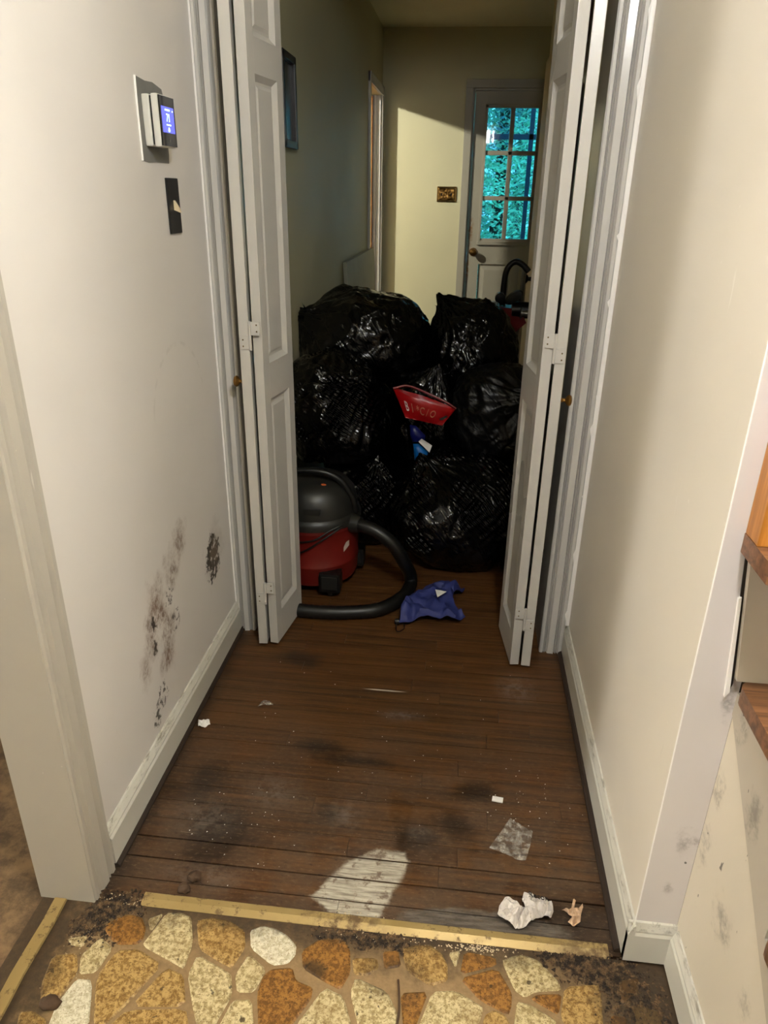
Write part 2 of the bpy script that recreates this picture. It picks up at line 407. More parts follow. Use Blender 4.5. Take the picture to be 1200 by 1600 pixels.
t = NT('brass_strip')
n = t.noise(t.pos, 45, 5, .7); n2 = t.noise(t.pos, 8, 3)
s = t.node('ShaderNodeSeparateXYZ', Vector=t.pos)
worn = t.math('MAXIMUM', t.math('MULTIPLY', t.blob((-.17, .98, 0), (.11, .2, 0), 0.7), 1.0), t.ramp(s.outputs['X'], .20, .33))
wd = t.math('MULTIPLY', worn, t.ramp(n, 0.36, 0.6))
wd = t.math('MAXIMUM', wd, t.ramp(n, 0.54, 0.66, 0, 0.8))
col = t.mix(n2, srgb(148, 124, 76), srgb(178, 154, 104))
M['brass_strip'] = t.out(t.mix(wd, col, srgb(96, 74, 46)), t.ramp(wd, 0, 1, 0.36, 0.8), t.bump(n, .25, .002), 0.5, t.ramp(wd, 0, 1, 0.35, 0.0))
M['brass'] = plain('brass_knob', (150, 112, 58), 0.28, 1.0)
M['brass_old'] = plain('old_brass', (120, 100, 62), 0.35, 0.9, var=.3, scale=60)
M['dark_knob'] = plain('dark_knob_metal', (26, 22, 20), 0.35, 0.6)
M['dark_wood'] = plain('dark_shoe_wood', (44, 31, 21), 0.6)

def wood(name, a, b, axis, rough=0.4):
    t = NT(name); sc = {'x': (4, 60, 60), 'y': (60, 4, 60), 'z': (60, 60, 4)}[axis]
    g = t.noise(t.vm('MULTIPLY', t.pos, sc), 1.0, 5, .65, .5)
    return t.out(t.mix(t.ramp(g, .3, .7), srgb(*a), srgb(*b)), rough, t.bump(g, .2, .001))
M['tread'] = wood('stair_tread_wood', (74, 46, 28), (134, 92, 60), 'x', 0.38)
M['newel'] = wood('orange_newel_wood', (150, 92, 28), (196, 132, 58), 'z', 0.35)
M['wood_door'] = wood('stained_door_wood', (140, 84, 30), (196, 128, 56), 'z', 0.4)
M['post'] = plain('porch_post_paint', (30, 38, 60), 0.6)
M['black'] = plain('black_plastic', (14, 14, 14), 0.35)
M['black_glass'] = plain('black_glass', (8, 8, 9), 0.08)
M['white_plastic'] = plain('white_plastic', (214, 212, 204), 0.35)
M['patch'] = plain('bare_plaster_patch', (112, 111, 107), 0.7, var=.1)
M['ivory'] = plain('ivory_toggle', (214, 196, 160), 0.4)
M['screen'] = glow('thermostat_screen', (0.055, 0.06, 0.36), 1.0)
M['glyph'] = glow('thermostat_digits', (0.45, 0.85, 1.0), 1.3)
M['frame'] = plain('dark_picture_frame', (34, 31, 27), 0.4)
M['print'] = plain('framed_print', (64, 64, 60), 0.22, spec=.5)
M['board'] = plain('leaning_board_paint', (150, 148, 128), 0.5, var=.12, scale=8)
M['heater'] = plain('white_enamel', (206, 212, 216), 0.25)

def bag_mat(name, emboss=0.0, tone=3, rough=0.22, ang=0.9):
    t = NT(name); o = t.obj()
    wv = t.node('ShaderNodeCombineXYZ', X=t.vm('DOT_PRODUCT', o, (17, 5, 14)), Y=t.vm('DOT_PRODUCT', o, (-4, 2, 4.5)), Z=t.vm('DOT_PRODUCT', o, (3, 9, -3))).outputs[0]
    wr = t.noise(wv, 1.0, 3, .5, 1.4)
    ridge = t.math('SUBTRACT', 1.0, t.math('ABSOLUTE', t.math('MULTIPLY', t.math('SUBTRACT', wr, .5), 4.0)))
    nm = t.bump(ridge, 0.32, 0.010)
    if emboss:
        ca, sa = math.cos(ang), math.sin(ang)
        warp = t.vm('SCALE', t.node('ShaderNodeTexNoise', Vector=o, Scale=7.0).outputs['Color'])
        warp.node.inputs['Scale'].default_value = 0.05
        w = t.vm('ADD', o, warp)
        k = 2 * math.pi / 0.0145
        a = t.math('SINE', t.vm('DOT_PRODUCT', w, (k * ca, k * .25, k * sa)))
        b = t.math('SINE', t.vm('DOT_PRODUCT', w, (-k * .55 * sa, 0, k * .55 * ca)))
        fade = t.ramp(t.noise(o, 5, 2), 0.43, 0.56)
        h = t.math('MULTIPLY', t.math('ADD', a, t.math('MULTIPLY', b, 0.8)), fade)
        nm = t.bump(h, emboss, 0.0042, nm)
    return t.out(srgb(tone, tone, tone), rough, nm, 0.40)
M['bag'] = bag_mat('black_bin_liner', 0, 3, .15)
M['bag_dull'] = bag_mat('dull_black_bin_liner', 0, 4, .38)
M['bag_emboss'] = bag_mat('embossed_bin_liner', 0.85, 3, .15, 0.75)
M['bag_emboss2'] = bag_mat('embossed_bin_liner_steep', 0.85, 3, .16, 1.0)

M['vac_red'] = plain('red_drum_plastic', (108, 23, 16), 0.42)
M['vac_black'] = plain('vacuum_lid_plastic', (34, 34, 31), 0.4)
M['hose'] = plain('black_hose_rubber', (9, 9, 8), 0.42)
M['sticker'] = plain('paper_sticker', (196, 180, 165), 0.5)
M['orange'] = plain('orange_switch', (190, 90, 40), 0.4)
M['chips'] = plain('red_foil_bag', (158, 10, 16), 0.32)
M['chips_print'] = plain('tan_print', (176, 112, 88), 0.5)
M['white_print'] = plain('white_print', (240, 236, 230), 0.5)
M['blue_bag'] = plain('blue_plastic_bag', (0, 96, 168), 0.4)
M['navy'] = plain('navy_plastic_bag', (8, 16, 88), 0.4)
M['blue_cloth'] = plain('blue_nylon_cloth', (42, 52, 116), 0.6, var=.2, scale=18)
M['red_metal'] = plain('dark_red_metal', (110, 12, 16), 0.35)
M['chrome'] = plain('scuffed_steel', (150, 148, 140), 0.3, 0.9)
t = NT('crumpled_paper'); n = t.noise(t.pos, 130, 3, .6)
M['paper'] = t.out(t.mix(t.ramp(n, .52, .66, 0, .35), srgb(212, 204, 197), srgb(140, 130, 122)), 0.7)
M['pink_paper'] = plain('stained_tissue', (206, 172, 140), 0.8, var=.25, scale=90)
M['ink'] = plain('black_ink', (12, 12, 12), 0.6)
M['white_chip'] = plain('white_chip', (240, 236, 232), 0.6)
M['pebble'] = plain('brown_clod', (78, 56, 36), 0.8, var=.2, scale=80, bump=.4)
t = NT('loose_grime')
M['grime'] = t.out(t.mix(t.ramp(t.noise(t.pos, 60, 4, .7), .40, .66), srgb(38, 28, 20), srgb(112, 88, 60)), 0.95)
M['crumbs'] = plain('pale_crumbs', (206, 188, 156), 0.8, var=.2, scale=150)
t = NT('clear_film')
t.n.remove(t.b)
tr = t.n.new('ShaderNodeBsdfTransparent'); gl = t.n.new('ShaderNodeBsdfPrincipled')
gl.inputs['Base Color'].default_value = srgb(196, 188, 176); gl.inputs['Roughness'].default_value = .25
mx = t.n.new('ShaderNodeMixShader')
t.set(mx.inputs[0], t.ramp(t.noise(t.pos, 60, 5, .7), .40, .70, .05, .55)); t.l.new(tr.outputs[0], mx.inputs[1]); t.l.new(gl.outputs[0], mx.inputs[2])
t.l.new(mx.outputs[0], t.n['Material Output'].inputs['Surface']); M['film'] = t.m
t = NT('window_glass'); t.n.remove(t.b)
tr = t.n.new('ShaderNodeBsdfTransparent'); gl = t.n.new('ShaderNodeBsdfGlossy'); gl.inputs['Roughness'].default_value = .03
tr.inputs['Color'].default_value = (.92, .97, 1, 1)
fr = t.node('ShaderNodeFresnel', IOR=1.5); mx = t.n.new('ShaderNodeMixShader')
t.l.new(fr.outputs[0], mx.inputs[0]); t.l.new(tr.outputs[0], mx.inputs[1]); t.l.new(gl.outputs[0], mx.inputs[2])
t.l.new(mx.outputs[0], t.n['Material Output'].inputs['Surface']); M['glass'] = t.m
t = NT('tree_leaves')
M['leaf'] = t.out(t.mix(t.ramp(t.noise(t.pos, 1.4, 3), .38, .62), srgb(34, 92, 96), srgb(170, 232, 190)), 0.35)
t.b.inputs['Transmission Weight'].default_value = 0.0
M['bark'] = plain('tree_bark', (52, 46, 40), 0.9, bump=.5)
M['soil'] = plain('outdoor_ground', (50, 70, 40), 0.9)
# ------------------------------------------------------------------ the setting
ST = 'structure'
CEIL = 2.44
XL, XR = -0.697, 0.387          # hall faces of the side walls
YF = 6.10                       # far wall
def S(name, mb, mat, label, cat, parent=None, smooth=False):
    return put(name, mb, mat, parent, label=label, cat=cat, kind=ST, smooth=smooth)

S('ceiling', MB().box(-7.3, 1.7, -2.5, 6.3, CEIL, CEIL + .1), M['ceiling'], 'dim olive painted ceiling over the far hall', 'ceiling')
m = MB().box(-.805, XL, .98, 2.07, 0, CEIL).box(-.805, XL, .0, .98, 2.10, CEIL).box(-.805, XL, -2.4, .0, 0, CEIL)
S('wall_left', m, M['wall_left'], 'off-white left wall with mould stains low down, thermostat and switch', 'wall')
m = MB().box(-.805, XL, 2.07, 5.33, 0, CEIL).box(-.805, XL, 5.33, 5.985, 2.0, CEIL).box(-.805, XL, 5.985, 6.2, 0, CEIL)
S('wall_hall_left', m, M['wall_hall'], 'shadowed left wall of the far hall behind the bags', 'wall')
wr = S('wall_right', MB().box(XR, .463, .974, 2.0, 0, CEIL), M['wall_right'], 'cream right wall of the passage, scratched and bright near its corner', 'wall')
put('end_face', MB().box(XR + .0008, .4628, .9715, .974, 0, CEIL), M['wall_end'], wr, label='end of the wall in shade-toned grey with grime smears')
put('corner_bead', MB().tube([(XR + .001, .973, .106), (XR + .001, .973, CEIL)], .0016, 6), M['trim_bright'], wr)
S('wall_hall_right', MB().box(XR, .487, 2.0, 4.75, 0, CEIL), M['wall_hall'], 'dark sliver of right hall wall beside the folding door', 'wall')
m = MB().box(XL - .01, -.026, YF, YF + .12, 0, CEIL).box(-.026, .79, YF, YF + .12, 2.06, CEIL).box(.79, 1.6, YF, YF + .12, 0, CEIL)
S('wall_far', m, M['wall_hall'], 'olive-cream end wall with a slanting patch of lamplight', 'wall')
m = MB().box(XL, -.652, 2.0, 2.14, 0, CEIL).box(.322, XR, 2.0, 2.14, 0, CEIL).box(-.652, .322, 2.0, 2.14, 2.15, CEIL)
S('wall_middle', m, M['wall_room'], 'narrow wall around the folding door opening', 'wall')
S('wall_vestibule', MB().box(1.6, 1.7, 4.1, 6.2, 0, CEIL).box(.487, 1.6, 4.65, 4.75, 0, CEIL), M['wall_hall'], 'vestibule wall hidden right of the far door', 'wall')
S('wall_stair', MB().box(1.4, 1.5, -2.4, 4.65, 0, CEIL), M['wall_room'], 'pale wall on the far side of the stairs', 'wall')
S('wall_back', MB().box(-7.2, 1.4, -2.5, -2.4, 0, CEIL), M['wall_room'], 'pale wall behind the viewer', 'wall')
S('wall_side_room', MB().box(-7.3, -7.2, -2.4, 6.2, 0, CEIL).box(-7.2, -.805, 3.0, 3.1, 0, CEIL).box(-7.2, -.805, 6.2, 6.3, 0, CEIL), M['wall_room'], 'pale walls of the rooms left of the hall', 'wall')

# floors ----------------------------------------------------------------
fl = S('floor', MB().box(-.805, 1.6, .965, 6.2, -.05, -.0118), M['subfloor'], 'worn brown hardwood strip floor with a scrubbed bare spot', 'floor')
BW = 0.0545
unit = MB().box(0, 1, 0, 1, 0, 1).mesh('plank'); unit.materials.append(M['floor'])
rest = MB(); row = 0; y = 0.971
while y < YF - .01:
    xs = [XL - .005]
    random.seed(100 + row)
    xs += sorted(random.uniform(-.62, .32) for _ in range(random.choice((1, 1, 2))))
    xs += [XR + .004]
    g = .0019 if y > 1.02 and y < 1.10 else .0006
    g0 = .0019 if y > 1.02 and y < 1.15 else .0006
    for a, b in zip(xs, xs[1:]):
        if b - a < .04: continue
        h = random.uniform(-.0003, .0003)
        if y < 3.3:
            o = bpy.data.objects.new('plank', unit); COL.objects.link(o); o.parent = fl
            o.location = (a + .0004, y + g0, -.012 + h); o.scale = (b - a - .0008, BW - g0 - g, .012)
        else:
            rest.box(a + .0004, b - .0004, y + .0007, y + BW - .0007, -.012, h)
    y += BW; row += 1
put('plank_rows', rest, M['floor'], fl, kind='stuff', label='floorboards hidden behind the bags')

fe = S('floor_entry', MB().box(-.80, 1.4, -2.4, .965, -.05, 0), M['grout'], 'vinyl floor printed as gold and cream flagstones, grimy edges', 'floor')
STONES=[
('brown',[(-0.644,0.917),(-0.621,0.939),(-0.599,0.944),(-0.577,0.939),(-0.559,0.917),(-0.555,0.893),(-0.562,0.882),(-0.599,0.876),(-0.615,0.883),(-0.641,0.9)]),
('cream',[(-0.566,0.937),(-0.536,0.954),(-0.547,0.908)]),
('cream',[(-0.533,0.955),(-0.505,0.96),(-0.478,0.952),(-0.455,0.896),(-0.455,0.845),(-0.473,0.852),(-0.555,0.881),(-0.547,0.907)]),
('gold',[(-0.467,0.945),(-0.445,0.955),(-0.402,0.955),(-0.363,0.937),(-0.351,0.902),(-0.365,0.858),(-0.389,0.865),(-0.441,0.887)]),
('white',[(-0.354,0.938),(-0.331,0.951),(-0.305,0.949),(-0.276,0.937),(-0.253,0.917),(-0.251,0.898),(-0.262,0.879),(-0.291,0.872),(-0.342,0.901)]),
('cream',[(-0.357,0.847),(-0.342,0.891),(-0.299,0.865),(-0.311,0.819),(-0.343,0.815)]),
('cream',[(-0.445,0.837),(-0.44,0.878),(-0.373,0.853),(-0.362,0.847),(-0.349,0.81),(-0.363,0.758),(-0.365,0.739),(-0.388,0.739),(-0.398,0.753),(-0.42,0.789)]),
('gold',[(-0.598,0.868),(-0.556,0.875),(-0.499,0.85),(-0.532,0.773),(-0.559,0.729),(-0.576,0.727),(-0.613,0.813)]),
('gold',[(-0.49,0.847),(-0.451,0.836),(-0.426,0.78),(-0.527,0.768)]),
('gold',[(-0.531,0.763),(-0.425,0.778),(-0.406,0.744),(-0.555,0.727)]),
('cream',[(-0.662,0.848),(-0.641,0.89),(-0.606,0.871),(-0.616,0.819),(-0.647,0.812)]),
('gold',[(-0.715,0.844),(-0.671,0.853),(-0.65,0.818),(-0.661,0.763),(-0.688,0.752),(-0.707,0.784)]),
('white',[(-0.647,0.806),(-0.616,0.807),(-0.581,0.723),(-0.655,0.715),(-0.661,0.758)]),
('gold',[(-0.719,0.737),(-0.695,0.742),(-0.663,0.73),(-0.655,0.709),(-0.707,0.703)]),
('cream',[(-0.705,0.878),(-0.667,0.89),(-0.664,0.864),(-0.69,0.864)]),
('brown',[(-0.304,0.851),(-0.293,0.867),(-0.252,0.875),(-0.24,0.852),(-0.205,0.842),(-0.204,0.821),(-0.226,0.777),(-0.234,0.762),(-0.287,0.756),(-0.307,0.82)]),
('cream',[(-0.347,0.804),(-0.312,0.808),(-0.293,0.755),(-0.36,0.747)]),
('brown',[(-0.243,0.908),(-0.211,0.939),(-0.164,0.944),(-0.148,0.923),(-0.14,0.877),(-0.154,0.842),(-0.186,0.853),(-0.233,0.874)]),
('cream',[(-0.185,0.846),(-0.147,0.834),(-0.122,0.781),(-0.126,0.76),(-0.209,0.75),(-0.225,0.77)]),
('cream',[(-0.131,0.871),(-0.068,0.852),(-0.044,0.812),(-0.044,0.782),(-0.11,0.775),(-0.137,0.841)]),
('gold',[(-0.143,0.907),(-0.094,0.913),(-0.088,0.892),(-0.107,0.874),(-0.135,0.874)]),
('brown',[(-0.086,0.927),(-0.055,0.934),(-0.046,0.9),(-0.079,0.89)]),
('gold',[(-0.051,0.938),(-0.022,0.948),(0.006,0.952),(0.029,0.938),(0.042,0.914),(0.043,0.883),(0.011,0.869),(-0.036,0.892)]),
('cream',[(0.041,0.939),(0.066,0.949),(0.057,0.908)]),
('brown',[(0.072,0.947),(0.134,0.941),(0.136,0.925),(0.064,0.898)]),
('brown',[(0.063,0.892),(0.136,0.921),(0.162,0.877),(0.16,0.851),(0.153,0.834),(0.102,0.854)]),
('cream',[(0.143,0.936),(0.165,0.948),(0.187,0.954),(0.217,0.945),(0.252,0.906),(0.253,0.891),(0.205,0.882),(0.184,0.869),(0.166,0.88)]),
('brown',[(0.193,0.869),(0.208,0.88),(0.254,0.886),(0.246,0.853),(0.24,0.846)]),
('gold',[(0.259,0.9),(0.324,0.914),(0.326,0.891),(0.32,0.829),(0.259,0.821),(0.245,0.841)]),
('cream',[(0.169,0.863),(0.192,0.86),(0.238,0.837),(0.236,0.816),(0.159,0.807)]),
('cream',[(0.014,0.862),(0.058,0.869),(0.108,0.845),(0.108,0.836),(0.096,0.799),(-0.011,0.786)]),
('gold',[(0.11,0.831),(0.128,0.843),(0.148,0.835),(0.158,0.817),(0.156,0.806),(0.102,0.8)]),
('brown',[(-0.045,0.852),(0.008,0.861),(-0.013,0.789),(-0.033,0.786)]),
('brown',[(0.361,0.925),(0.404,0.935),(0.395,0.905),(0.358,0.877)]),
('gold',[(0.375,0.877),(0.396,0.882),(0.431,0.875),(0.426,0.841),(0.378,0.836)]),
('brown',[(0.337,0.858),(0.366,0.859),(0.364,0.834),(0.327,0.83)]),
]
def inset(P, d):
    c = Vector((sum(p[0] for p in P) / len(P), sum(p[1] for p in P) / len(P)))
    out = []
    for p in P:
        v = Vector(p) - c; L = v.length
        out.append(tuple(c + v * max(.3, (L - d) / L)))
    return out
def chaikin(P, k=1, w=.14):
    for _ in range(k):
        Q = []
        for i in range(len(P)):
            a, b = Vector(P[i]), Vector(P[(i + 1) % len(P)])
            Q += [tuple(a.lerp(b, w)), tuple(a.lerp(b, 1 - w))]
        P = Q
    return P
def stone(P, kind):
    P = chaikin(P); n = len(P); Q = inset(P, .004)
    mb = MB()
    mb.add([(x, y, .0002) for x, y in P] + [(x, y, .0024) for x, y in Q],
           [(i, (i + 1) % n, n + (i + 1) % n, n + i) for i in range(n)] + [tuple(range(n, 2 * n))])
    cx = sum(p[0] for p in P) / n; cy = sum(p[1] for p in P) / n
    put('stone', mb, M['stone_' + kind], fe, loc=(cx, cy, 0))
for k_, P_ in STONES:
    stone(inset(P_, .001), k_)
# the flagstone pattern carries on under the viewer: cells of jittered points
random.seed(21)
pts = []
for i in range(-4, 14):
    for j in range(-1, 9):
        pts.append((-.74 + (i + .5 * (j % 2)) * .105 + random.uniform(-.03, .03), .66 - j * .095 + random.uniform(-.025, .025)))
def cell(i):
    P = [(-.74, .0), (1.0, .0), (1.0, .70), (-.74, .70)]
    a = Vector(pts[i])
    for j, b in enumerate(pts):
        b = Vector(b)
        if j == i or (a - b).length > .35: continue
        mid = (a + b) / 2; nrm = (b - a).normalized(); Q = []
        for k in range(len(P)):
            u, w = Vector(P[k]), Vector(P[(k + 1) % len(P)])
            du, dw = (u - mid).dot(nrm), (w - mid).dot(nrm)
            if du <= 0: Q.append(tuple(u))
            if (du < 0) != (dw < 0): Q.append(tuple(u.lerp(w, du / (du - dw))))
        P = Q
        if len(P) < 3: return None
    return P
for i in range(len(pts)):
    if not (-.72 < pts[i][0] < .44 and .28 < pts[i][1] < .69): continue
    P = cell(i)
    if P: stone(inset(P, .005), random.choice(('gold', 'gold', 'cream', 'cream', 'white', 'brown')))
S('floor_side', MB().box(-7.2, -.805, -2.4, 6.2, -.05, 0).box(-.805, -.80, -2.4, .965, -.05, 0), M['room_floor'], 'dirty brown floor through the left doorway', 'floor')

# mouldings -------------------------------------------------------------
BASE = [(0, .010), (.016, .010), (.016, .080), (.0125, .086), (.0125, .090), (.004, .105), (0, .107)]
SHOE = [(.0, 0), (.024, 0), (.024, .006), (.018, .012), (0, .012)]
bl = S('baseboard_left', MB().prism(BASE, 1.046, 1.99, lambda d, z, t: (XL + d, t, z)), M['base'], 'dusty painted baseboard under the mouldy left wall', 'baseboard')
put('shoe_moulding', MB().prism(SHOE, 1.046, 1.99, lambda d, z, t: (XL + d, t, z)), M['dark_wood'], bl)
br = S('baseboard_right', MB().prism(BASE, .9588, 1.99, lambda d, z, t: (XR - d * .8, t, z)), M['base'], 'painted baseboard along the cream right wall', 'baseboard')
put('shoe_moulding', MB().prism(SHOE, .98, 1.99, lambda d, z, t: (XR - d, t, z)), M['dark_wood'], br)
be = S('baseboard_end', MB().prism(BASE, XR - .0128, .463, lambda d, z, t: (t, .9715 - d * .8, z)), M['base'], 'short grey baseboard wrapping the end of the right wall', 'baseboard')
bs = S('baseboard_stair', MB().prism(BASE, .30, .9587, lambda d, z, t: (.463 - d * .7, t, z)), M['base'], 'baseboard running along the foot of the stair side', 'baseboard')

def fluted(w, h):
    """casing profile of width w, thickness h, with beads"""
    P = [(0, 0), (0, h * .62), (w * .05, h * .80), (w * .15, h * .80), (w * .19, h * .35), (w * .23, h * .80), (w * .28, h * .35), (w * .35, h * .90), (w * .60, h * 1.0), (w * .65, h * .45), (w * .70, h * .95),
         (w * .76, h * .45), (w * .82, h * .97), (w * .93, h * .97), (w, h * .7), (w, 0)]
    return P
tr1 = S('trim_1', MB().prism(fluted(.085, .016), 0, 2.16, lambda a, b, t: (XL + b, .961 + a, t)), M['trim_left_dimmed'], 'ribbed casing and jamb of the left doorway', 'trim')
put('jamb', MB().box(-.805, XL + .010, .9585, .982, 0, 2.10), M['trim_left_dimmed'], tr1)
tr2 = S('trim_2', MB().prism(fluted(.058, .02), 0, 2.2, lambda a, b, t: (-.634 - a, 2.0 - b, t)), M['trim'], 'casing left of the folding door opening', 'trim')
put('jamb', MB().box(-.652, -.634, 1.998, 2.142, 0, 2.15), M['trim'], tr2)
put('caulk_bead', MB().box(-.697, -.687, 1.985, 2.0, .107, 2.2, .003), M['trim_bright'], tr2)
tr3 = S('trim_3', MB().prism(fluted(.072, .02), 0, 2.2, lambda a, b, t: (.304 + a, 2.0 - b, t)), M['trim'], 'ribbed casing right of the folding door opening', 'trim')
put('jamb', MB().box(.304, .322, 1.998, 2.142, 0, 2.15), M['trim'], tr3)
mb = MB(); random.seed(5); zz = .107
put('caulk_bead', MB().box(.374, .387, 1.982, 2.0, .107, 2.2, .004), M['trim_bright'], tr3)
while zz < 2.1:      # ragged caulk smears on the casing edge
    L = random.uniform(.02, .09); w = random.uniform(.002, .009)
    mb.add([(.376, 1.9805, zz), (.376, 1.9805, zz + L), (.376 - w, 1.9795, zz + L * .7), (.376 - w * .4, 1.9795, zz + L * .35)], [(0, 1, 2, 3)]); zz += L + random.uniform(.02, .16)
put('caulk_smears', mb, M['trim_bright'], tr3, kind='stuff')
tr4 = S('trim_4', MB().box(-.081, -.026, YF - .018, YF, 0, 2.115, .004).box(.79, .845, YF - .018, YF, 0, 2.115, .004).box(-.081, .845, YF - .02, YF, 2.06, 2.117, .004), M['door_far'], 'painted casing around the glazed far door', 'trim')
put('jamb', MB().box(-.026, -.010, YF, YF + .12, 0, 2.06).box(.774, .79, YF, YF + .12, 0, 2.06).box(-.026, .79, YF, YF + .12, 2.045, 2.06), M['door_far'], tr4)
tr5 = S('trim_5', MB().box(XL, XL + .016, 5.985, 6.05, 0, 2.06, .003).box(XL, XL + .016, 5.27, 5.33, 0, 2.06, .003).box(XL, XL + .018, 5.27, 6.05, 2.0, 2.06, .003), M['trim'], 'white casing of the side doorway in the far left corner', 'trim')
put('jamb', MB().box(-.807, XL, 5.970, 5.985, 0, 2.0).box(-.807, XL, 5.33, 5.345, 0, 2.0), M['trim'], tr5)
put('door_stop', MB().box(-.745, -.725, 5.955, 5.970, 0, 2.0), M['trim'], tr5)

# thresholds -------------------------------------------------------------
TH = [(.992, 0), (.992, .0045), (.990, .006), (.977, .006), (.963, .001), (.963, 0)]
put('threshold_strip', MB().prism(TH, -.592, .352, lambda a, b, t: (t, a, b + .0005)), M['brass_strip'], loc=(-.12, .977, 0), label='long brass threshold strip between flagstone vinyl and wood floor', cat='threshold strip')
mb = MB(); n = 14
vs = []
for k in range(n + 1):
    f = k / n; yy = .957 - f * .75; xx = -.7605 + .010 * f + .0015 * math.sin(k * 1.7)
    vs += [(xx - .0135, yy, .0005), (xx - .012, yy, .005), (xx + .012, yy, .005), (xx + .0135, yy, .0005)]
mb.add(vs, [(k * 4 + i, k * 4 + i + 1, k * 4 + 5 + i, k * 4 + 4 + i) for k in range(n) for i in range(3)] + [(0, 1, 2, 3), (n * 4 + 3, n * 4 + 2, n * 4 + 1, n * 4)])
put('floor_strip', mb, M['brass_strip'], loc=(-.755, .6, 0), label='narrow worn strip across the left doorway floor', cat='threshold strip')

# staircase ---------------------------------------------------------------
M['stair_side'] = grime_paint('stair_side_paint', (210, 201, 184), ((.463, .955, .46, .05, .03, .05), (.463, .955, .33, .05, .035, .06), (.463, .83, .30, .05, .05, .05), (.463, .72, .28, .05, .025, .04)))
M['stringer'] = grime_paint('stringer_grey', (182, 173, 158), ((.461, .93, .61, .05, .03, .05), (.461, .83, .52, .05, .03, .06)))  # greyer tone than the side panel
sg = thing('staircase', (.93, .6, 0), 'painted stair side with brown wooden treads right of the wall end', 'staircase', kind=ST)
pl = lambda x: (lambda a, b, t: (x + t, a, b))
put('side_panel', MB().prism([(.9712, 0), (.9712, .6), (.27, 0)], 0, .02, pl(.463)), M['stair_side'], sg)
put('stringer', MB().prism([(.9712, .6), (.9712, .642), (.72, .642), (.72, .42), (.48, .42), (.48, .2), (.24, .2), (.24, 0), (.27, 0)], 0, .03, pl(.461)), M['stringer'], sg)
def tread(P, z):
    put('tread', MB().prism(P, z - .03, z, lambda a, b, t: (a, b, t)), M['tread'], sg)
def rnd_left(x0, y0, y1, r=.022):
    P = [(1.385, y0), (1.385, y1)]
    for k in range(6):
        a = k / 5 * math.pi / 2; P.append((x0 + r - r * math.sin(a), y1 - r + r * math.cos(a)))
    for k in range(6):
        a = k / 5 * math.pi / 2; P.append((x0 + r - r * math.cos(a), y0 + r - r * math.sin(a)))
    return P
tread(rnd_left(.452, .695, .961), .672)
tread(rnd_left(.452, .45, .715), .445)
tread(rnd_left(.452, .205, .475), .222)
tread([(1.385, .855), (1.385, 1.19), (.466, 1.19), (.466, .9705), (.414, .9705), (.414, .875), (.432, .855)], .917)
tread([(1.385, 1.165), (1.385, 1.43), (.466, 1.43), (.466, 1.165)], 1.14)
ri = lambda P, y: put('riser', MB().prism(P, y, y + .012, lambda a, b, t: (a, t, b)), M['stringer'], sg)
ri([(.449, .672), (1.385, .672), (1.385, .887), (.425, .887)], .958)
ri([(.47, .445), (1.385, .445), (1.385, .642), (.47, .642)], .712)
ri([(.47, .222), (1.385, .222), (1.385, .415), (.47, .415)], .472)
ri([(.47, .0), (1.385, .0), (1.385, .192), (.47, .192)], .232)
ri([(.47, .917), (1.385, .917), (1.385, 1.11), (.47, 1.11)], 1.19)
put('crack', MB().prism([(.4455, .640), (.4495, .660), (.4255, .887), (.4215, .887)], .9685, .9712, lambda a, b, t: (a, t, b)), M['subfloor'], sg, label='dark open crack beside the riser')
put('paint_lip', MB().prism([(.4405, .635), (.4465, .645), (.4295, .815), (.4255, .812), (.432, .74)], .9655, .9712, lambda a, b, t: (a, t, b)), M['trim_bright'], sg)
put('newel_post', MB().box(.4145, .50, .925, .9705, .9175, 1.9, .002), M['newel'], sg, label='orange-brown wooden post standing on the upper tread')
# ------------------------------------------------------------------ lamps (behind or beside the view)
def lamp(name, spec, label, stem=True):
    (x, y, z), r, c, e = spec
    o = thing(name, (x, y, z), label, 'lamp')
    mat = glow(name + '_glow', c, e)
    pr = [(r * math.sin(a), -r * math.cos(a)) for a in [math.pi * k / 10 for k in range(1, 10)]]
    put('globe', MB().lathe([(r * .05, -r)] + pr + [(r * .05, r)], (x, y, z), 16), mat, o, smooth=True)
    put('fitting', MB().lathe([(.02, r * .98), (.03, r + .01), (.012, r + .02), (.012, CEIL - z - .02), (.05, CEIL - z - .015), (.055, CEIL - z - .001)], (x, y, z), 16), M['white_plastic'], o, smooth=True)
    return o
lamp('ceiling_lamp', LAMP_NEAR, 'ceiling globe lamp mirrored in the far door glass')
lamp('pendant_lamp', LAMP_LEFT, 'pendant lamp lighting the room left of the passage')
lamp('stair_lamp', LAMP_STAIR, 'globe lamp hanging over the foot of the stairs')
lamp('side_room_lamp', LAMP_SIDE, 'lamp in the side room at the hall end')

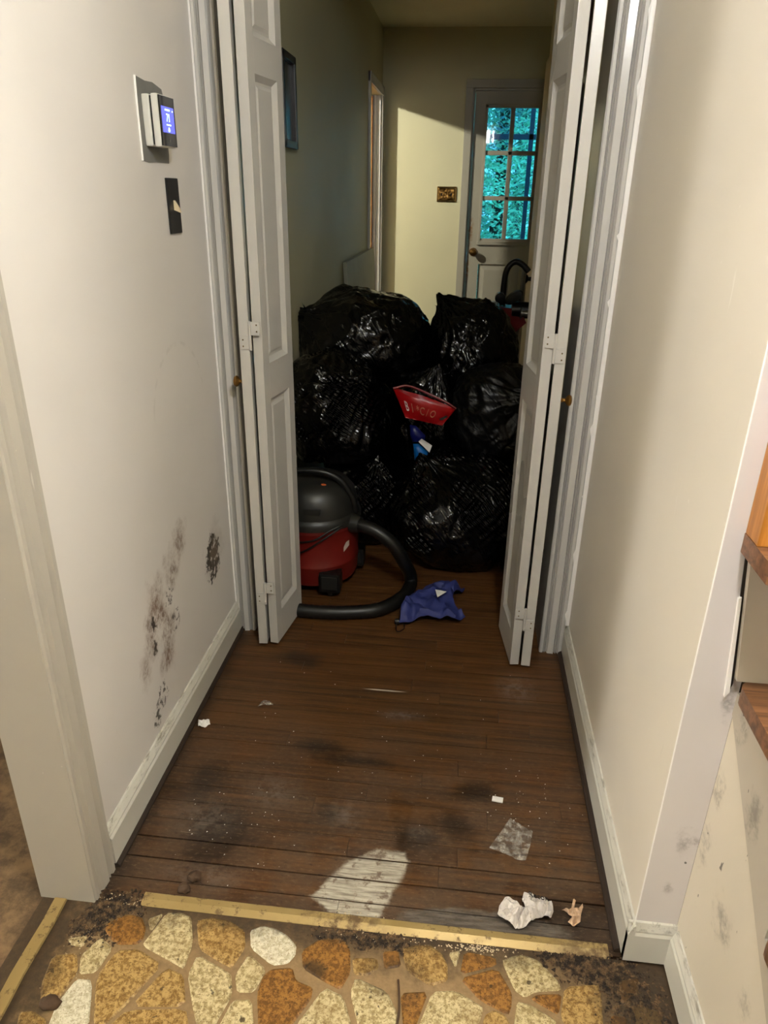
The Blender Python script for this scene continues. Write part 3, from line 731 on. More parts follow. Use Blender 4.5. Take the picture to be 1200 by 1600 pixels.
# ------------------------------------------------------------------ folding doors
def leaf(door, P0, d, n, w=.218, th=.027, z0=.012, z1=2.10):
    d = Vector((d[0], d[1], 0)).normalized(); n = Vector((n[0], n[1], 0)).normalized(); P0 = Vector((P0[0], P0[1], 0))
    X = lambda v: P0 + d * v.x + n * v.y + Vector((0, 0, v.z))
    st = .040
    op = [(.118, .812), (.913, 1.606), (1.682, 2.02)]
    fr = MB().box(0, st, -th, 0, z0, z1, .0012).box(w - st, w, -th, 0, z0, z1, .0012)
    zs = [z0] + [z for a in op for z in a] + [z1]
    for k in range(0, 8, 2): fr.box(st - .0005, w - st + .0005, -th, 0, zs[k], zs[k + 1])
    for a, b in op:                                     # sloped sticking round each opening, both faces
        for s, f in ((0, 1), (-th, -1)):
            q = s - f * .0105
            A = [(st, s, a), (w - st, s, a), (w - st, s, b), (st, s, b)]
            e = .014
            B = [(st + e, q, a + e), (w - st - e, q, a + e), (w - st - e, q, b - e), (st + e, q, b - e)]
            fr.add(A + B, [(i, (i + 1) % 4, 4 + (i + 1) % 4, 4 + i) for i in range(4)])
    lf = put('leaf', fr.xf(X), M['door'], door, loc=X(Vector((0, 0, 0))))
    for a, b in op:
        mb = MB().box(st, w - st, -th + .0105, -.0105, a, b)
        for s, f in ((-.0105, 1), (-th + .0105, -1)):
            e, g = .020, .028
            A = [(st + e, s, a + e), (w - st - e, s, a + e), (w - st - e, s, b - e), (st + e, s, b - e)]
            B = [(st + g, s + f * .004, a + g), (w - st - g, s + f * .004, a + g), (w - st - g, s + f * .004, b - g), (st + g, s + f * .004, b - g)]
            mb.add(A + B, [(i, (i + 1) % 4, 4 + (i + 1) % 4, 4 + i) for i in range(4)] + [(4, 5, 6, 7)])
        put('panel', mb.xf(X), M['door'], lf)
    return X
def hinge(door, xa, xb, xm, y, zc, flip, bend=0):
    """two staggered half plates on the front edges and the knuckle between"""
    h = .038
    up, lo = ((xm, xb), (xa, xm)) if not flip else ((xa, xm), (xm, xb))
    mb = MB()
    for (p, q), a, b in ((up, zc, zc + h), (lo, zc - h, zc)):
        mb.box(p, q, y - .0032, y + .001, a + .0012, b - .0012, .0009)
    mb.tube([(xm, y - .002, zc - h), (xm, y - .002, zc + h)], .0042, 8)
    sc = MB()
    for a, b in ((zc + h * .3, up), (zc + h * .75, up), (zc - h * .3, lo), (zc - h * .75, lo)):
        sc.lathe([(.0022, 0), (.0018, -.0006)], ((b[0] + b[1]) / 2 + .006 * (1 if b[0] == xm else -1), y - .0032, a), 8, 'y')
    hg = put('hinge', mb, M['door'], door)
    put('screws', sc, M['brass_old'], hg, kind='stuff')
def knob(door, c, s):
    """small brass knob pointing along x with sign s"""
    pr = [(.009, 0), (.006, .003), (.0045, .010), (.006, .013), (.0135, .017), (.016, .022), (.014, .027), (.008, .030), (.001, .0305)]
    put('knob', MB().lathe([(r, s * h) for r, h in pr], c, 20, 'x'), M['brass'], door, smooth=True)
dl = thing('door_1', (-.57, 2.0, 0), 'left pair of grey-white panelled folding doors, folded open', 'door', 'folding closet doors', ST)
leaf(dl, (-.536, 1.905), (.031, .216), (.99, -.142))
leaf(dl, (-.597, 1.897), (-.018, .216), (-1, -.083))
for z in (.20, .995, 1.80): hinge(dl, -.594, -.540, -.567, 1.899, z, False)
X_ = lambda z: (-.6005, 1.93, z)
knob(dl, X_(.862), -1)
dr = thing('door_2', (.235, 2.0, 0), 'right pair of grey-white panelled folding doors, folded open', 'door', 'folding closet doors', ST)
leaf(dr, (.205, 1.888), (-.027, .215), (-.99, -.124))
leaf(dr, (.266, 1.886), (.016, .216), (1, -.074))
for z in (.18, .992, 1.80): hinge(dr, .208, .263, .2355, 1.887, z, True)
knob(dr, (.2695, 1.92, .850), 1)

# ------------------------------------------------------------------ glazed far door
fd = thing('door_3', (.38, YF + .03, 0), 'grey glazed door at the hall end with small panes over panels', 'door', kind=ST)
y0, y1 = YF + .012, YF + .054
cols = [(.088, .257), (.289, .458), (.490, .659)]; rows = [(1.309 - .277, 1.309), (1.340, 1.622), (1.654, 1.937)]
low = [(.092, .355), (.392, .659)]
mb = MB().box(-.009, .088, y0, y1, .008, 2.044, .002).box(.659, .773, y0, y1, .008, 2.044, .002).box(.087, .66, y0, y1, 1.937, 2.044).box(.087, .66, y0, y1, .84, 1.032).box(.087, .66, y0, y1, .008, .20).box(.355, .392, y0, y1, .19, .85)
sl = put('slab', mb, M['door_far'], fd)
for a, b in low:
    pb = MB().box(a - .001, b + .001, y0 + .012, y1 - .012, .20, .84)
    A = [(a + .02, y0 + .012, .22), (b - .02, y0 + .012, .22), (b - .02, y0 + .012, .82), (a + .02, y0 + .012, .82)]
    B = [(a + .045, y0 + .005, .245), (b - .045, y0 + .005, .245), (b - .045, y0 + .005, .795), (a + .045, y0 + .005, .795)]
    pb.add(A + B, [(i, (i + 1) % 4, 4 + (i + 1) % 4, 4 + i) for i in range(4)] + [(4, 5, 6, 7)])
    put('panel', pb, M['door_far'], fd)
for x in (.273, .474): put('muntin', MB().box(x - .0165, x + .0165, y0 + .004, y1 - .004, 1.032, 1.937, .004), M['door_far'], fd)
for z in (1.3245, 1.638): put('muntin', MB().box(.088, .659, y0 + .004, y1 - .004, z - .0155, z + .0155, .004), M['door_far'], fd)
for a, b in cols:
    for c_, d_ in rows:
        put('pane', MB().box(a, b, y0 + .018, y0 + .021, c_, d_), M['glass'], fd)
put('glazing_frame', MB().box(.070, .090, y0 - .008, y0 + .004, .99, 1.958, .003).box(.657, .677, y0 - .008, y0 + .004, .99, 1.958, .003).box(.070, .677, y0 - .008, y0 + .004, 1.935, 1.958, .003).box(.066, .681, y0 - .016, y0 + .004, .985, 1.012, .004), M['door_far'], fd)
put('door_knob', MB().lathe([(.032, 0), (.032, -.006), (.014, -.010), (.012, -.030), (.024, -.038), (.029, -.050), (.026, -.062), (.010, -.068), (.001, -.069)], (.041, y0, .93), 20, 'y'), M['brass'], fd, smooth=True)
sr = thing('door_4', (.38, 4.45, 0), 'narrow olive closet door seen edge-on at the right', 'door', kind=ST)
put('slab', MB().box(.372, .3865, 4.185, 4.735, .01, 2.03, .003), M['wall_hall'], sr)
put('door_knob', MB().lathe([(.028, 0), (.028, -.004), (.012, -.008), (.011, -.030), (.022, -.036), (.027, -.045), (.020, -.054), (.001, -.056)], (.372, 4.235, .925), 18, 'x'), M['dark_knob'], sr, smooth=True)
wd = thing('door_5', (-1.1, 5.93, 0), 'orange stained wooden door standing open in the side doorway', 'door', kind=ST)
put('slab', MB().box(-1.42, -.752, 5.915, 5.952, .01, 1.99, .002), M['wood_door'], wd)
put('door_knob', MB().lathe([(.026, 0), (.012, -.008), (.011, -.03), (.026, -.045), (.018, -.056), (.001, -.058)], (-1.36, 5.915, .93), 16, 'y'), M['brass'], wd, smooth=True)

# ------------------------------------------------------------------ things on the walls
th = thing('thermostat', (XL, 1.69, 1.48), 'white touchscreen thermostat with lit blue screen on a bare patch', 'thermostat')
mb = MB(); random.seed(3)
P = [(1.628, 1.405), (1.66, 1.402), (1.70, 1.404), (1.772, 1.404), (1.776, 1.42), (1.776, 1.535), (1.768, 1.552), (1.72, 1.560), (1.68, 1.558), (1.632, 1.562), (1.629, 1.50)]
put('bare_patch', MB().prism(P, XL - .0005, XL + .0012, lambda a, b, t: (t, a, b)), M['patch'], th, label='unpainted grey wall patch behind the thermostat')
mb = MB()
for k in range(len(P)):                                  # lifted paint edge round the patch
    a, b = Vector(P[k]), Vector(P[(k + 1) % len(P)])
    if k in (9, 10): mb.tube([(XL + .001, a.x - .002, a.y), (XL + .001, b.x - .002, b.y)], .0026, 6)
put('paint_edge', mb, M['trim_bright'], th)
put('back_plate', MB().box(XL + .001, XL + .017, 1.652, 1.738, 1.434, 1.532, .004), M['white_plastic'], th)
put('gap', MB().box(XL + .017, XL + .0215, 1.655, 1.735, 1.437, 1.529), M['black'], th)
put('bezel', MB().box(XL + .0215, XL + .036, 1.651, 1.739, 1.433, 1.533, .004), M['white_plastic'], th)
gx = XL + .0385
put('glass_front', MB().box(XL + .036, gx, 1.6535, 1.7365, 1.4355, 1.5305, .0008), M['black_glass'], th)
sc_ = put('screen', MB().box(gx - .0004, gx + .0004, 1.6615, 1.7285, 1.4615, 1.511), M['screen'], th)
pl_ = lambda yc, zc: (lambda x, y, h: (gx + .0006 + h * .2, yc + x, zc + y))
put('digits', text_mb('71', .022, pl_(1.695, 1.4895)), M['glyph'], sc_)
put('status_line', MB().box(gx, gx + .0009, 1.680, 1.706, 1.5035, 1.5065).box(gx, gx + .0009, 1.7185, 1.723, 1.5030, 1.5055), M['glyph'], sc_)
put('caption_line', MB().box(gx, gx + .0009, 1.684, 1.707, 1.4755, 1.4780), M['glyph'], sc_)
put('drop_icon', MB().prism([(1.695, 1.4725), (1.6995, 1.468), (1.6985, 1.4645), (1.695, 1.4633), (1.6915, 1.4645), (1.6905, 1.468)], gx, gx + .0009, lambda a, b, t: (t, a, b)), M['glyph'], sc_)
put('sensor', MB().lathe([(.004, 0), (.004, .0003)], (gx, 1.695, 1.446), 14, 'x'), M['print'], th)
sw = thing('light_switch', (XL, 1.772, 1.314), 'black light switch plate with chipped ivory toggle', 'light switch')
put('plate', MB().box(XL, XL + .005, 1.738, 1.807, 1.254, 1.374, .002), M['black'], sw)
put('toggle', MB().add([(XL + .004, 1.766, 1.306), (XL + .004, 1.778, 1.306), (XL + .004, 1.778, 1.328), (XL + .004, 1.766, 1.328), (XL + .019, 1.768, 1.300), (XL + .019, 1.776, 1.300), (XL + .017, 1.776, 1.308), (XL + .017, 1.768, 1.308)],
    [(0, 1, 2, 3), (4, 5, 6, 7), (0, 1, 5, 4), (1, 2, 6, 5), (2, 3, 7, 6), (3, 0, 4, 7)]), M['ivory'], sw)
pf = thing('picture_frame', (XL, 2.96, 1.65), 'dark framed picture on the shadowed hall wall', 'picture frame')
a0, a1, b0, b1 = 2.85, 3.06, 1.498, 1.803
put('frame', MB().box(XL, XL + .022, a0, a0 + .025, b0, b1, .003).box(XL, XL + .022, a1 - .025, a1, b0, b1, .003).box(XL, XL + .022, a0, a1, b0, b0 + .025, .003).box(XL, XL + .022, a0, a1, b1 - .025, b1, .003), M['frame'], pf)
put('print', MB().box(XL, XL + .008, a0 + .024, a1 - .024, b0 + .024, b1 - .024), M['print'], pf)
sp = thing('switch_plate', (-.189, YF, 1.347), 'ornate double brass switch plate on the lit end wall', 'switch plate')
put('plate', MB().box(-.262, -.116, YF - .006, YF, 1.294, 1.400, .002), M['brass_old'], sp)
rim = MB()
for a, b in (((-.26, 1.296), (-.118, 1.296)), ((-.118, 1.296), (-.118, 1.398)), ((-.118, 1.398), (-.26, 1.398)), ((-.26, 1.398), (-.26, 1.296))): rim.tube([(a[0], YF - .006, a[1]), (b[0], YF - .006, b[1])], .004, 6)
put('rim', rim, M['brass'], sp)
for x in (-.225, -.153):
    put('toggle', MB().box(x - .005, x + .005, YF - .020, YF - .006, 1.338, 1.356, .001), M['dark_knob'], sp)
mb = MB(); random.seed(9)
if 1:
    nx, nz = 24, 18; vs = []
    for i in range(nx + 1):
        for j in range(nz + 1):
            x, z = -.254 + .130 * i / nx, 1.302 + .090 * j / nz
            e = min(i, nx - i, j, nz - j) > 0
            vs.append((x, YF - .0055 - (.007 * abs(noise.noise(Vector((x * 45, 3, z * 45)))) + .002 if e else 0), z))
    mb.add(vs, [(i * (nz + 1) + j, (i + 1) * (nz + 1) + j, (i + 1) * (nz + 1) + j + 1, i * (nz + 1) + j + 1) for i in range(nx) for j in range(nz)])
put('relief', mb, M['brass'], sp, smooth=True)
lb = put('leaning_board', MB().box(-.004, .020, 4.185, 5.41, 0, .992, .002).xf(lambda v: Vector((XL + .052 + v.x - .042 * (v.z / .992), v.y, v.z + .001))), M['board'], loc=(XL + .04, 4.8, 0), label='greyish painted board leaning on the left hall wall', cat='board')
ht = thing('baseboard_heater', (-1.4, 1.48, 0), 'white enamelled heater low in the room beyond the left doorway', 'heater')
put('cover', MB().box(-1.9, -.86, 1.44, 1.55, .085, .62, .012), M['heater'], ht)
put('bottom_lip', MB().tube([(-1.9, 1.437, .088), (-.86, 1.437, .088)], .013, 10), M['heater'], ht, smooth=True)
put('foot', MB().box(-1.88, -1.80, 1.46, 1.55, 0, .09), M['black'], ht)
put('foot', MB().box(-.96, -.88, 1.46, 1.55, 0, .09), M['black'], ht)

# ------------------------------------------------------------------ black bags
def bag(name, label, c, r, seed, axis, mat, zmin, lump=.13, pleat=.05, neck=.35, sub=6, tuft=True, fold=.035, ex=2.6):
    bm = bmesh.new(); bmesh.ops.create_icosphere(bm, subdivisions=sub, radius=1.0)
    ax = Vector(axis).normalized(); e1 = ax.orthogonal().normalized(); e2 = ax.cross(e1)
    s = Vector((seed * 3.17, seed * 1.73, seed * 2.41)); N = noise.noise
    rm = min(r)
    for v in bm.verts:
        n = v.co.normalized()
        pw = (abs(n.x) ** ex + abs(n.y) ** ex + abs(n.z) ** ex) ** (-1 / ex)
        k = n.dot(ax); ph = math.atan2(n.dot(e2), n.dot(e1))
        f = 1 + lump * N(n * 1.4 + s) + lump * .6 * N(n * 3.1 - s)
        t = max(0.0, (k - .62) / .38)
        rid = 1 - abs(N(Vector((math.cos(ph) * 3.4, math.sin(ph) * 3.4, k * .7)) + s)) * 2.2
        f += pleat * rid * (.25 + .75 * max(0, k) ** 1.5)
        w = n * 2.3 + s + Vector((N(n * 2 + s), N(n * 2 - s), N(n * 2.5))) * .7
        f += fold * (1 - abs(N(Vector((w.x * 2.6, w.y * 2.6, w.z * 1.3)))) * 2.6)
        f += fold * .28 * (1 - abs(N(w * 5.2)) * 2.4)
        p = n * pw * f
        if t > 0:
            lat = p - ax * p.dot(ax)
            p = p - lat * min(.82, .82 * t ** 1.3) + ax * (neck * t ** 2.2)
        q = Vector((p.x * r[0], p.y * r[1], p.z * r[2])) + Vector(c)
        if q.z < zmin: q.z = zmin + .004 * abs(N(n * 7))
        q.x = max(XL + .004, min(.382, q.x))
        v.co = q
    mb = MB(); bm.verts.index_update()
    mb.add([v.co[:] for v in bm.verts], [[v.index for v in fc.verts] for fc in bm.faces]); bm.free()
    o = thing(name, (c[0], c[1], max(zmin, 0)), label, 'trash bag', 'black bags piled in the closet hall')
    put('bag_body', mb, mat, o, loc=c, smooth=True, angle=180)
    if tuft:                                   # gathered, tied end
        tip = Vector(c) + Vector((ax.x * r[0], ax.y * r[1], ax.z * r[2])) * (1 + neck * .8)
        tb = MB(); rr = .026
        random.seed(seed * 13)
        for i in range(9):
            a = i / 9 * 6.283; dv = (e1 * math.cos(a) + e2 * math.sin(a)) * random.uniform(.4, 1.0) + ax * random.uniform(.5, 1.2)
            sd = ax.cross(dv).normalized() * random.uniform(.010, .02); L = random.uniform(.03, .06)
            b0 = tip - ax * .03
            tb.add([b0 - sd * .4, b0 + sd * .4, b0 + dv * L * .6 + sd, b0 + dv * L * .6 - sd, b0 + dv * L + sd * random.uniform(-.6, 1.2)], [(0, 1, 2, 3), (3, 2, 4)])
        put('tied_end', tb, M['bag'], o, kind='stuff')
    return o
bag('trash_bag', 'embossed black bag at the lower right, ribbed and shiny, on the floor', (.02, 2.68, .20), (.255, .27, .215), 1, (-.45, -.2, .85), M['bag_emboss'], 0.002, .10, .06, .14, fold=.03)
bag('trash_bag', 'dark bag on the floor behind the vacuum hose', (-.385, 2.77, .165), (.175, .19, .17), 2, (.3, -.2, .9), M['bag_emboss'], 0.002, .10, .06, .12)
bag('trash_bag', 'small black bag squeezed by the foot of the right folding door', (.275, 2.42, .07), (.075, .09, .08), 3, (-.2, -.2, .9), M['bag'], 0.002, .14, .06, .2, sub=5)
bag('trash_bag', 'embossed black bag at mid left just above the vacuum', (-.50, 2.80, .545), (.19, .21, .215), 4, (.55, -.55, .5), M['bag_emboss2'], 0.325, .11, .08, .2, fold=.045)
bag('trash_bag', 'smooth dull black bag at mid right under the peaked one', (.165, 2.90, .53), (.19, .20, .18), 5, (.5, -.6, .45), M['bag_dull'], 0.36, .10, .10, .15)
bag('trash_bag', 'black bag in the middle of the pile behind the red packet', (-.14, 3.08, .44), (.16, .22, .24), 6, (.2, -.4, .8), M['bag'], 0.20, .10, .07, .12)
bag('trash_bag', 'wide black bag on top at left with a ragged torn end', (-.435, 3.16, .775), (.275, .25, .195), 7, (-.80, -.35, .45), M['bag'], 0.58, .09, .06, .12, fold=.035, ex=2.25)
bag('trash_bag', 'peaked black bag on top at right with a tied tip', (.035, 3.25, .685), (.205, .22, .24), 8, (-.55, .1, .80), M['bag'], 0.50, .08, .10, .20, fold=.045, ex=2.05)
bag('trash_bag', 'black bag at the back of the pile under the wide top one', (-.42, 3.34, .28), (.24, .24, .28), 9, (0, 0, 1), M['bag'], 0.002, .08, .05, .05, sub=4, tuft=False)
bag('trash_bag', 'black bag at the back of the pile under the peaked top one', (.13, 3.36, .26), (.22, .24, .25), 10, (0, 0, 1), M['bag'], 0.002, .08, .05, .05, sub=4, tuft=False)
# ------------------------------------------------------------------ shop vacuum
VC = (-.505, 2.385)
vc = thing('shop_vacuum', (VC[0], VC[1], 0), 'red drum shop vacuum with dark lid and black hose', 'vacuum')
c = (VC[0], VC[1], 0)
put('drum', MB().lathe([(.118, .035), (.150, .040), (.156, .055), (.158, .105), (.1605, .110), (.1605, .118), (.158, .123), (.163, .245), (.166, .250), (.166, .262), (.150, .264)], c, 48), M['vac_red'], vc, smooth=True, angle=30)
put('lid', MB().lathe([(.150, .258), (.169, .262), (.170, .280), (.164, .292), (.158, .298), (.156, .330), (.146, .368), (.122, .398), (.085, .414), (.03, .420), (.001, .420)], c, 48), M['vac_black'], vc, smooth=True, angle=30)
mh = MB().tube(spline([(VC[0] - .09, VC[1] - .05, .395), (VC[0] - .06, VC[1] - .06, .445), (VC[0] + .03, VC[1] - .06, .452), (VC[0] + .10, VC[1] - .055, .425), (VC[0] + .145, VC[1] - .05, .36), (VC[0] + .158, VC[1] - .045, .30)], 30), .012, 10)
put('carry_handle', mh, M['hose'], vc, smooth=True)
put('filter_cap', MB().lathe([(.03, 0), (.03, .02), (.02, .03), (.001, .031)], (VC[0] - .11, VC[1] - .10, .36), 16), M['vac_red'], vc, smooth=True)
put('power_switch', MB().lathe([(.014, 0), (.014, .008), (.006, .011), (.001, .011)], (VC[0] + .045, VC[1] - .075, .402), 16, squash=(1, .6)), M['orange'], vc, smooth=True)
put('lid_vent', MB().box(VC[0] - .01, VC[0] + .05, VC[1] - .158, VC[1] - .13, .325, .345, .004), M['vac_black'], vc)
for a in (-1.04, .53, 2.1, 3.67):                            # four caster brackets round the foot
    cx, cy = VC[0] + math.cos(a) * .158, VC[1] + math.sin(a) * .158
    cs = put('caster', MB().box(cx - .040, cx + .040, cy - .034, cy + .03, .026, .102, .012), M['hose'], vc)
    put('wheel', MB().lathe([(.018, -.010), (.022, -.008), (.022, .008), (.018, .010)], (cx, cy, .0225), 18, 'x'), M['black'], cs, smooth=True)
    put('bracket', MB().box(cx - .028, cx + .028, cy - .038, cy - .033, .042, .092, .002), M['vac_black'], cs)
ang = -.62
px_, py_ = VC[0] + math.cos(ang) * .163, VC[1] + math.sin(ang) * .163
put('label_sticker', MB().prism([(0, 0), (.028, .018), (.028, .038), (.012, .034), (0, .018)], 0, .0012, lambda a, b, t: (VC[0] + math.cos(ang + (a - .014) / .165) * (.1615 + t), VC[1] + math.sin(ang + (a - .014) / .165) * (.1615 + t), .165 + b)), M['sticker'], vc)
hp = spline([(-.375, 2.33, .262), (-.335, 2.31, .262), (-.27, 2.29, .252), (-.205, 2.285, .205), (-.165, 2.30, .13), (-.142, 2.33, .06), (-.140, 2.31, .026), (-.165, 2.22, .0245), (-.235, 2.135, .0245), (-.34, 2.10, .0245), (-.45, 2.09, .0245), (-.53, 2.10, .0245), (-.585, 2.15, .0245)], 110)
put('hose', MB().tube(hp, .0235, 14, rib=.06), M['hose'], vc, smooth=True, angle=80)
put('hose_port', MB().tube([(-.385, 2.335, .262), (-.345, 2.315, .262), (-.325, 2.308, .262)], [.033, .033, .029], 18), M['vac_black'], vc, smooth=True)
put('power_cord', MB().tube(spline([(VC[0] - .15, VC[1] - .085, .20), (VC[0] - .08, VC[1] - .150, .215), (VC[0] + .02, VC[1] - .170, .232), (VC[0] + .09, VC[1] - .143, .268), (VC[0] + .12, VC[1] - .122, .272), (VC[0] + .06, VC[1] - .158, .235), (VC[0] - .02, VC[1] - .172, .185), (VC[0] - .10, VC[1] - .140, .165), (VC[0] - .15, VC[1] - .085, .17)], 60), .0035, 8), M['black'], vc, smooth=True)

# ------------------------------------------------------------------ soft sheets
def sheet(P, z0, amp, freq, seed, cuts=5, dome=0.0, sharp=True, th=.0012, passes=1):
    bm = bmesh.new(); vs = [bm.verts.new((x, y, 0)) for x, y in P]; f = bm.faces.new(vs)
    bmesh.ops.triangulate(bm, faces=[f])
    for _ in range(passes):
        bmesh.ops.subdivide_edges(bm, edges=bm.edges[:], cuts=cuts, use_grid_fill=True)
        bmesh.ops.triangulate(bm, faces=bm.faces[:])
    cx = sum(p[0] for p in P) / len(P); cy = sum(p[1] for p in P) / len(P)
    R = max(math.hypot(p[0] - cx, p[1] - cy) for p in P); s = Vector((seed, seed * 2.3, seed * .7))
    bnd = {v for e in bm.edges if e.is_boundary for v in e.verts}
    for v in bm.verts:
        q = Vector((v.co.x, v.co.y, 0)) * freq + s
        h = abs(noise.noise(q)) * 1.5 + .5 * abs(noise.noise(q * 2.3)) if sharp else .6 + noise.noise(q) + .4 * noise.noise(q * 2.4)
        d = max(0, 1 - math.hypot(v.co.x - cx, v.co.y - cy) / R)
        v.co.z = z0 + max(0, h) * amp * (1.0 if v not in bnd else .55) + dome * d
    top = [v.co.copy() for v in bm.verts]; bm.verts.index_update()
    fs = [[v.index for v in fc.verts] for fc in bm.faces]
    be = [(e.verts[0].index, e.verts[1].index) for e in bm.edges if e.is_boundary]; bm.free()
    n = len(top); mb = MB()
    mb.add(top + [Vector((v.x, v.y, v.z - th)) for v in top], fs + [[i + n for i in f[::-1]] for f in fs] + [(a, b, b + n, a + n) for a, b in be])
    return mb
cl = thing('blue_cloth', (-.05, 2.2, 0), 'blue nylon drawstring pouch crumpled on the floor by the hose', 'cloth bag')
put('fabric', sheet([(-.158, 2.075), (-.160, 2.13), (-.150, 2.20), (-.120, 2.265), (-.080, 2.315), (-.01, 2.335), (.062, 2.340), (.050, 2.30), (.022, 2.262), (.018, 2.225), (.042, 2.175), (.064, 2.128), (.030, 2.098), (-.035, 2.105), (-.085, 2.10), (-.13, 2.075)], .006, .042, 17, 3.1, 8, .026, False, .003, 1), M['blue_cloth'], cl, smooth=True, angle=45)
put('white_tag', MB().add([(-.045, 2.225, .066), (-.005, 2.212, .068), (-.035, 2.180, .062), (-.045, 2.225, .0675), (-.005, 2.212, .0695), (-.035, 2.180, .0635)], [(0, 1, 2), (5, 4, 3), (0, 1, 4, 3), (1, 2, 5, 4), (2, 0, 3, 5)]), M['white_print'], cl)
put('drawstring', MB().tube(spline([(-.146, 2.092, .012), (-.140, 2.06, .004), (-.160, 2.035, .004), (-.168, 2.06, .005), (-.165, 2.085, .009)], 20), .002, 6), M['black'], cl)
put('cord_lock', MB().lathe([(.002, -.010), (.010, -.008), (.011, 0), (.010, .008), (.002, .010)], (-.166, 2.085, .0125), 12, 'x'), M['black'], cl, smooth=True)

rc = thing('crumpled_receipt', (.19, 1.04, 0), 'crumpled white paper with black scrawl beside the threshold', 'paper')
put('sheet', sheet([(.138, 1.022), (.143, 1.045), (.156, 1.070), (.172, 1.060), (.188, 1.045), (.196, 1.042), (.190, 1.062), (.196, 1.080), (.212, 1.084), (.220, 1.074), (.236, 1.070), (.252, 1.060), (.253, 1.046), (.246, 1.028), (.232, 1.030), (.212, 1.022), (.205, 1.012), (.180, 1.000), (.165, 1.003), (.152, 1.014)], .003, .022, 62, 5.2, 4, .012, True), M['paper'], rc)
put('scrawl', text_mb('Recon', .017, lambda x, y, h: (.2215 + x * .92 - y * .1, 1.0585 + y * 1.0 - x * .16, .0335 + h)), M['ink'], rc)
put('tissue_scrap', sheet([(.272, 1.055), (.283, 1.052), (.291, 1.060), (.298, 1.083), (.303, 1.080), (.296, 1.058), (.306, 1.062), (.315, 1.072), (.316, 1.066), (.308, 1.045), (.305, 1.030), (.292, 1.020), (.281, 1.030), (.290, 1.036), (.283, 1.044)], .003, .014, 60, 2.2, 3, .008), M['pink_paper'], loc=(.295, 1.05, 0), label='torn pinkish tissue scrap right of the crumpled white paper', cat='paper')
put('plastic_film', sheet([(.126, 1.195), (.150, 1.235), (.178, 1.287), (.204, 1.268), (.228, 1.254), (.220, 1.215), (.206, 1.171), (.185, 1.172), (.160, 1.185)], .0015, .004, 40, 8.0, 6), M['film'], loc=(.18, 1.22, 0), label='square scrap of clear plastic film on the wood floor', cat='plastic film')
put('white_chip', MB().box(.137, .163, 1.333, 1.347, .0005, .005, .001).xf(lambda v: Vector((v.x + (v.y - 1.34) * .15, v.y - (v.x - .15) * .12, v.z))), M['white_chip'], loc=(.15, 1.34, 0), label='small white rectangular chip on the right of the wood floor', cat='litter')
put('paper_bit', sheet([(-.668, 1.525), (-.655, 1.515), (-.640, 1.532), (-.630, 1.512), (-.640, 1.497), (-.660, 1.500)], .002, .012, 70, 1.4, 3, .006), M['white_chip'], loc=(-.65, 1.51, 0), label='folded white paper bit by the left baseboard', cat='litter')
put('plastic_bit', sheet([(-.520, 1.600), (-.512, 1.625), (-.492, 1.628), (-.478, 1.612), (-.500, 1.606)], .002, .010, 50, 4.4, 3, .006), M['film'], loc=(-.5, 1.61, 0), label='curled translucent plastic bit on the left of the wood floor', cat='litter')
def clod(name, c, r, seed, mat, label):
    bm = bmesh.new(); bmesh.ops.create_icosphere(bm, subdivisions=3, radius=1)
    for v in bm.verts:
        f = 1 + .35 * noise.noise(v.co * 1.8 + Vector((seed, 0, 0))); q = v.co * f
        v.co = Vector((q.x * r[0] + c[0], q.y * r[1] + c[1], max(.0008, q.z * r[2] + c[2])))
    bm.verts.index_update(); mb = MB().add([v.co[:] for v in bm.verts], [[v.index for v in f.verts] for f in bm.faces]); bm.free()
    put(name, mb, mat, loc=(c[0], c[1], 0), smooth=True, angle=180, label=label, cat='dirt clod')
clod('dirt_clod', (-.503, 1.037, .008), (.014, .012, .010), 1, M['pebble'], 'larger round clod of dirt near the left end of the brass strip')
clod('dirt_clod', (-.515, 1.008, .007), (.013, .011, .009), 2, M['pebble'], 'dirt clod touching the brass strip near its left end')
clod('dirt_clod', (-.670, .755, .006), (.018, .013, .008), 4, M['pebble'], 'dark flat clod on the vinyl by the left doorway strip')
put('twig', MB().tube(spline([(-.050, .872, .005), (-.046, .845, .006), (-.043, .815, .005), (-.045, .79, .005)], 12), .0022, 6), M['pebble'], loc=(-.046, .83, 0), label='thin dark twig lying on the flagstone vinyl', cat='twig')

def scatter(name, mat, spots, n, size, seed, label, cat, zb=.0006):
    random.seed(seed); mb = MB()
    for _ in range(n):
        x0, x1, y0, y1 = random.choice(spots)
        x, y = random.triangular(x0, x1), random.triangular(y0, y1); r = size * random.uniform(.3, 1.3); a = random.uniform(0, 6.28)
        v = [(x + r * math.cos(a + q) * random.uniform(.5, 1), y + r * math.sin(a + q) * random.uniform(.5, 1), zb) for q in (0, 2.1, 4.2)]
        mb.add(v + [(x, y, zb + r * random.uniform(.2, .6))], [(0, 1, 2), (0, 1, 3), (1, 2, 3), (2, 0, 3)])
    put(name, mb, mat, label=label, cat=cat, kind='stuff')
scatter('loose_grime', M['grime'], [(-.70, -.57, .93, 1.0), (-.25, .0, .92, .975), (.24, .42, .90, .975), (.30, .455, .80, .96), (.20, .37, .925, .985), (-.72, -.60, .86, .97), (.36, .455, .70, .95)], 3000, .0065, 11, 'dark loose grime heaped along the threshold and right corner', 'dirt')
scatter('pale_crumbs', M['crumbs'], [(-.70, -.58, .95, .99), (-.22, -.06, .97, 1.005), (.05, .16, .945, .965), (-.72, -.60, .72, .95), (-.3, .3, .94, .965)], 420, .0030, 12, 'pale crumbs and plaster bits along the threshold', 'crumbs')
